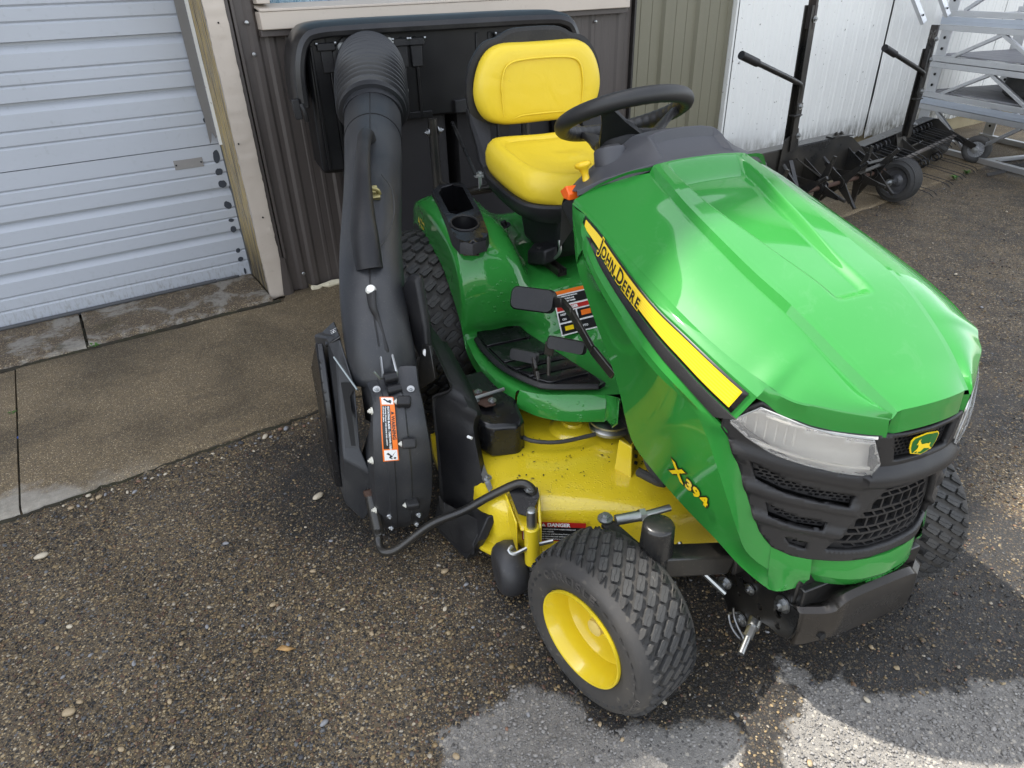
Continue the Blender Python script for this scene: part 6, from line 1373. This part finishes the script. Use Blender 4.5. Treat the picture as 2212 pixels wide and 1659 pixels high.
def tongue(par, w, n, z0, z1, lean, hx):
    q = MB(); zm = z0+(z1-z0)*.80; wx = lambda z: w+lean*(z-z0)
    q.box(((wx(z0)+wx(zm))/2, n, (z0+zm)/2), (.010, .055, zm-z0), ry=lean); q.box(((wx(z0)+wx(zm))/2-.022, n+.024, (z0+zm)/2), (.044, .007, zm-z0), ry=lean); q.box(((wx(z0)+wx(zm))/2-.022, n-.024, (z0+zm)/2), (.044, .007, zm-z0), ry=lean)
    tg_ = q.build('drawbar', steel_blk, par, bev=.002)
    q = MB(); q.box(((wx(zm-.12)+wx(z1))/2-.012, n-.005, (zm-.12+z1)/2), (.020, .050, z1-zm+.12), ry=lean); sub(q, 'drawbar_extension', speckle(mat('worn_dark_steel', (.035, .033, .033), .45, .3), (.035, .033, .033), (.15, .10, .07), .6, 40), tg_, bev=.001)
    q = MB()
    for z in (zm-.07, zm+.06): q.bolt((wx(z)-.012, n-.032, z), (0, -1, 0), .012, .010)
    q.bolt((w+.01, n-.03, z0+.09), (0, -1, 0), .012, .012); sub(q, 'bolt', zinc, tg_)
    zc = z1-.10; q = MB()
    q.tube([(wx(zc)-.03, n-.02, zc-.03), (wx(zc)-.09, n-.025, zc+.005), (wx(zc)-.095, n-.025, zc+.03)], .010, 8, 14, sy=.6)
    for dx in (-.095, -.045):
        o = plate(circ(0, 0, .022, 14, .03), [circ(0, .006, .009, 10)], .05, lambda u, v: (wx(zc)+dx+u, n-.03, zc+.045+v)); q.merge(o)
    sub(q, 'hitch_clevis', steel_blk, tg_, flat=True)
    q = MB(); hz = z0+(z1-z0)*hx
    q.tube(cat([(w-.030, n-.02, hz-.13), (w-.028, n-.02, hz-.06), (w-.035, n-.02, hz-.005), (w-.075, n-.02, hz+.025), (w-.30, n-.02, hz+.105), (w-.56, n-.02, hz+.195)], 40), .0155, 12); hd_ = q.build('lift_handle', steel_blk, par, ang=50)
    q = MB(); q.cyl((w-.46, n-.02, hz+.160), (w-.60, n-.02, hz+.209), .022, 14); sub(q, 'grip', black, hd_)
    q = MB(); q.box((w-.03, n-.03, hz-.13), (.05, .012, .08)); q.box((w-.06, n-.035, hz-.155), (.08, .04, .008)); sub(q, 'handle_latch', steel_blk, hd_, bev=.002)
    q = MB(); q.bolt((w-.03, n-.038, hz-.11), (0, -1, 0), .012, .010); sub(q, 'bolt', zinc, hd_)
    return tg_
AE = thing('plug_aerator', 'black tow behind plug aerator with tine stars and pneumatic tyre, drawbar raised', 'aerator', FB, (4.1, 2.6, .012))
q = MB(); AP = [(3.15, .445), (4.40, .440), (4.46, .425), (4.565, .362), (4.78, .205), (4.74, .16), (3.15, .16)]
q.prism([(w, 2.70, z) for w, z in AP], (0, .006, 0)); q.box((3.78, 2.745, .445), (1.25, .09, .006)); q.box((3.78, 2.79, .33), (1.25, .006, .22)); q.prism([(4.40, 2.70, .44), (4.46, 2.70, .425), (4.565, 2.70, .362), (4.565, 2.79, .362), (4.46, 2.79, .425), (4.40, 2.79, .44)], (0, 0, -.005)); tray_ = q.build('weight_tray', steel_blk, AE, bev=.002)
q = MB(); q.prism([(4.22, 2.69, .449), (4.45, 2.69, .437), (4.45, 2.74, .437), (4.22, 2.74, .449)], (0, 0, .006)); q.bolt((4.29, 2.715, .458), (0, 0, 1), .014, .012); q.bolt((4.345, 2.715, .456), (0, 0, 1), .014, .012); sub(q, 'bolted_plate', steel_blk, tray_)
q = MB(); q.cyl((3.3, 2.52, .215), (4.62, 2.52, .215), .014, 12); q.build('axle', rust, AE)
for k, (w, p) in enumerate([(3.45, .3), (3.70, .9), (3.92, .2), (4.13, .75), (4.33, .1), (4.50, .55)]):
    st_ = tine_star(w, 2.52, .215, .155, p, None, steel_blk); st_.parent = AE; st_.location = tuple(-x for x in AE['base'])
for w in (3.62, 3.98, 4.44):
    q = MB(); q.prism([(w, 2.70, .36), (w, 2.70, .20), (w, 2.50, .19), (w, 2.50, .235)], (.006, 0, 0)); q.build('axle_hanger', steel_blk, AE, bev=.001)
q = MB(); q.prism([(3.72, 2.69, .50), (3.84, 2.69, .56), (3.90, 2.69, .30), (3.70, 2.69, .25)], (0, -.006, 0)); q.bar((3.84, 2.66, .38), (4.02, 2.56, .24), .03, .008); q.bar((3.78, 2.66, .38), (3.76, 2.56, .22), .03, .008); q.build('drawbar_gusset', steel_blk, AE, bev=.001)
tongue(AE, 3.815, 2.70, .43, 1.42, -.03, .375)
q = MB(); q.bar((4.47, 2.66, .33), (4.62, 2.47, .17), .05, .008, (1, 0, 0)); q.bar((4.42, 2.56, .275), (4.68, 2.50, .30), .04, .008); q.bar((4.28, 2.50, .25), (4.55, 2.48, .285), .035, .008); q.build('wheel_arm', steel_blk, AE, bev=.001)
wt_e = MB(); wt_e.cyl((4.50, 2.45, .152), (4.70, 2.45, .152), .012, 10); wa = wt_e.build('wheel_axle', zinc, AE)
ty_ = pneu(None, (4.70, 2.45, .152), .140, .105, (1, 0, 0), 7); ty_.parent = AE; ty_.location = tuple(-x for x in AE['base'])
q = MB(); q.bolt((4.59, 2.45, .152), (-1, 0, 0), .016, .014); q.build('axle_nut', zinc, AE)
# dethatcher
RD = thing('tow_dethatcher', 'black tow behind dethatcher with rows of spring tines and grey spoked wheel', 'dethatcher', FB, (5.4, 2.8, .012))
du_ = np.array([.984, .178, 0]); dvv = np.array([.178, -.984, 0]); R0_ = np.array([4.74, 2.72, 0])
rp = lambda u, v, z: tuple(R0_+du_*u+dvv*v+np.array([0, 0, z]))
q = MB(); q.prism([rp(0, -.09, .14), rp(1.38, -.09, .14), rp(1.38, -.09, .315), rp(0, -.09, .315)], tuple(dvv*.006)); q.prism([rp(0, -.13, .315), rp(1.38, -.13, .315), rp(1.38, -.045, .312), rp(0, -.045, .312)], (0, 0, .006))
q.prism([rp(0, .12, .19), rp(1.38, .12, .19), rp(1.38, -.09, .13), rp(0, -.09, .13)], (0, 0, -.005)); q.prism([rp(0, .125, .20), rp(1.38, .125, .20), rp(1.38, .105, .07), rp(0, .105, .07)], tuple(dvv*.005))
q.prism([rp(0, -.13, .315), rp(0, -.02, .315), rp(0, .13, .205), rp(0, .11, .07), rp(0, -.09, .12)], tuple(du_*.006)); q.prism([rp(1.38, -.13, .315), rp(1.38, -.02, .315), rp(1.38, .13, .205), rp(1.38, .11, .07), rp(1.38, -.09, .12)], tuple(du_*.006)); q.build('tray', steel_blk, RD, bev=.0015)
q = MB(); q.bar(rp(.0, .135, .203), rp(1.38, .135, .203), .030, .012); q.build('front_angle_bar', speckle(mat('bare_worn_steel', (.20, .185, .17), .45, .6), (.20, .185, .17), (.10, .05, .025), .7, 30), RD)
q = MB(); q.prism([rp(.60, -.05, .31), rp(.60, .13, .205), rp(.60, .13, .18), rp(.60, -.06, .15)], tuple(du_*.006)); q.prism([rp(.52, -.03, .33), rp(.66, -.02, .34), rp(.66, .02, .20), rp(.50, .02, .20)], tuple(dvv*.006)); q.build('gusset', steel_blk, RD, bev=.001)
tm_ = mat('spring_tine_steel', (.016, .016, .017), .35, .3)
def spring_pair(u, v, z, Lf, zd):
    q = MB()
    for s in (-.028, .028):
        co = [rp(u+s+.003*t/6.28*(1 if s > 0 else -1), v+.028*math.cos(t), z+.028*math.sin(t)) for t in np.linspace(.5, 6.28*2.6, 44)]
        q.tube(co, .0055, 6); e0 = co[-1]
        q.tube([rp(u+s*1.1, v+.03, z-.01), rp(u+s*1.25, v+Lf*.5, z-.02-zd*.4), rp(u+s*1.3, v+Lf*.88, z-.03-zd*.9), rp(u+s*1.3, v+Lf, z-.05-zd)], .0032, 6, 10)
    return q
first = None
spots = [(u, 0) for u in (.10, .26, .42, .78, .95, 1.12, 1.27)]+[(u, 1) for u in (.12, .45, .72, 1.0)]
protos = {0: spring_pair(0, -.06, .268, .30, .03), 1: spring_pair(0, .15, .105, .30, .02)}
for u, k in spots:
    q = MB(); q.v = [tuple(np.array(p)+du_*u) for p in protos[k].v]; q.f = protos[k].f; q.build('spring_tine', tm_, RD, ang=60)
tongue(RD, 5.33, 2.80, .30, 1.04, -.005, .58)
q = MB(); q.bar(rp(1.39, .08, .22), (6.13, 2.66, .135), .045, .008, (1, 0, 0)); q.build('wheel_arm', steel_blk, RD, bev=.001)
ty_ = pneu(None, (6.165, 2.66, .117), .105, .05, du_, 0, True); ty_.parent = RD; ty_.location = tuple(-x for x in RD['base'])
q = MB(); q.bolt((6.12, 2.655, .117), tuple(-du_), .014, .012); q.build('axle_nut', zinc, RD)
# ================================================================== ALUMINIUM RACK
AR = thing('aluminium_rack', 'stacked silver aluminium frame sections with diagonal braces standing against the white siding', 'metal rack', FB, (6.4, 3.2, .01))
e_, f_ = np.array([-.33, -.944, 0]), np.array([.944, -.33, 0]); A0 = np.array([6.42, 3.33, 0])
ap = lambda s, o, z: A0+e_*s+f_*o+np.array([0, 0, z])
LV = [.04, .345, .445, .675, .722, .95, 1.055, 1.35]
for o in (0, .75):
    for z in LV:
        q = MB(); q.bar(ap(0, o, z), ap(2.2, o, z), .042, .042); r_o = q.build('rail', alu, AR, bev=.003)
        q = MB(); q.bar(ap(-.004, o, z), ap(.02, o, z), .032, .032); sub(q, 'open_end', dark, r_o)
    for za, zb in ((.345, .445), (.95, 1.055)):
        q = MB(); q.bar(ap(.01, o-.02, (za+zb)/2), ap(2.2, o-.02, (za+zb)/2), .012, zb-za-.05); q.bar(ap(.02, o-.026, (za+zb)/2), ap(2.2, o-.026, (za+zb)/2), .003, .006); q.build('channel', speckle(mat('bluish_aluminium', (.55, .60, .68), .45, .7), (.55, .60, .68), (.4, .42, .45), .4, 30), AR, bev=.001)
    for za, zb in ((.06, .325), (.465, .655), (.742, .93), (1.075, 1.33)):
        P = [ap(.02, o-.004, za), ap(.13, o-.004, za), ap(.13, o-.004, zb), ap(.02, o-.004, zb)]
        q = MB(); q.prism(P, tuple(f_*.008)); gp_ = q.build('end_plate', alu, AR, bev=.001)
        q = MB()
        for t in (.28, .72): q.mark(); c = ap(.075, o-.006, za+(zb-za)*t); q.cyl(c, c-f_*.004, .011, 10)
        sub(q, 'plate_hole', dark, gp_)
        for k, (s0, s1) in enumerate(((.20, .62), (1.02, .62), (1.06, 1.5), (1.92, 1.5))):
            q = MB(); q.bar(ap(s0, o, za if k % 2 == 0 else za), ap(s1, o, zb), .026, .026) if k in (0, 1) and za > .4 else q.bar(ap(s0, o, zb), ap(s1, o, za), .026, .026); q.build('diagonal_brace', alu, AR, bev=.002)
plk = speckle(mat('grey_deck_plank', (.20, .20, .215), .6), (.20, .20, .215), (.09, .08, .07), .6, 30)
for z in (.468, .745):
    for k in range(6):
        q = MB(); q.bar(ap(.06, .07+.122*k, z+.006), ap(2.2, .07+.122*k, z+.006), .115, .010); q.build('deck_plank', plk, AR, bev=.001)
for s in (.03, .7, 1.4, 2.1):
    for z in (.04, .445, .722, 1.055):
        q = MB(); q.bar(ap(s, .03, z-.03), ap(s, .72, z-.03), .03, .03); q.build('cross_tube', alu, AR, bev=.002)
OT = thing('old_tyre', 'worn black tyre lying flat on a shelf of the aluminium rack', 'tyre', FB, tuple(ap(.85, .40, .48)))
q = MB(); cN = ap(.85, .40, .60); q.lathe([(.18, -.09), (.20, -.105), (.27, -.115), (.315, -.10), (.335, -.08), (.335, -.05), (.331, -.045), (.331, -.04), (.335, -.035), (.335, .035), (.331, .04), (.331, .045), (.335, .05), (.335, .08), (.315, .10), (.27, .115), (.20, .105), (.18, .09), (.175, 0)], cN, (0, 0, 1), 48, close=True); q.build('carcass', rubber, OT, ang=30)
for k, (a, b, lb) in enumerate([((5.90, 3.20, 1.012), (5.70, 3.28, 1.28), 'shorter looking left one of two silver bars with a bolt hole hanging beside the rack'), ((6.225, 3.20, 1.045), (6.02, 3.28, 1.32), 'right one of two silver bars with a bolt hole hanging beside the rack')]):
    T = thing('aluminium_bar', lb, 'metal bar', FB, a, 'silver bars hanging in front of the siding')
    a, b = np.array(a), np.array(b); d = (b-a)/np.linalg.norm(b-a); q = MB(); q.bar(a, a+d*1.0, .045, .03, (0, 1, 0)); bo = q.build('tube', alu, T, bev=.002)
    q = MB(); c = a+d*.07+np.array([0, -.024, 0]); q.cyl(c, c+np.array([0, .004, 0]), .008, 10); sub(q, 'bolt_hole', dark, bo)
    q = MB(); q.bar(a+d*.98, (a+d*.98)*np.array([1, 0, 1])+np.array([0, 3.42, 0]), .03, .03); sub(q, 'wall_bracket', zinc, bo)
q = MB(); q.tube([(5.86, 2.40, .012), (6.0, 2.385, .010), (6.07, 2.37, .014), (6.15, 2.40, .010), (6.32, 2.41, .010), (6.42, 2.37, .012), (6.9, 2.35, .010)], .014, 8, 30, sy=.4); o = q.build('strap', rubber); inframe(o, FB); tag(o, 'flat black strap lying on asphalt beyond the spoked plastic wheel', 'strap')
for o in (B, D): o['kind'] = 'thing'
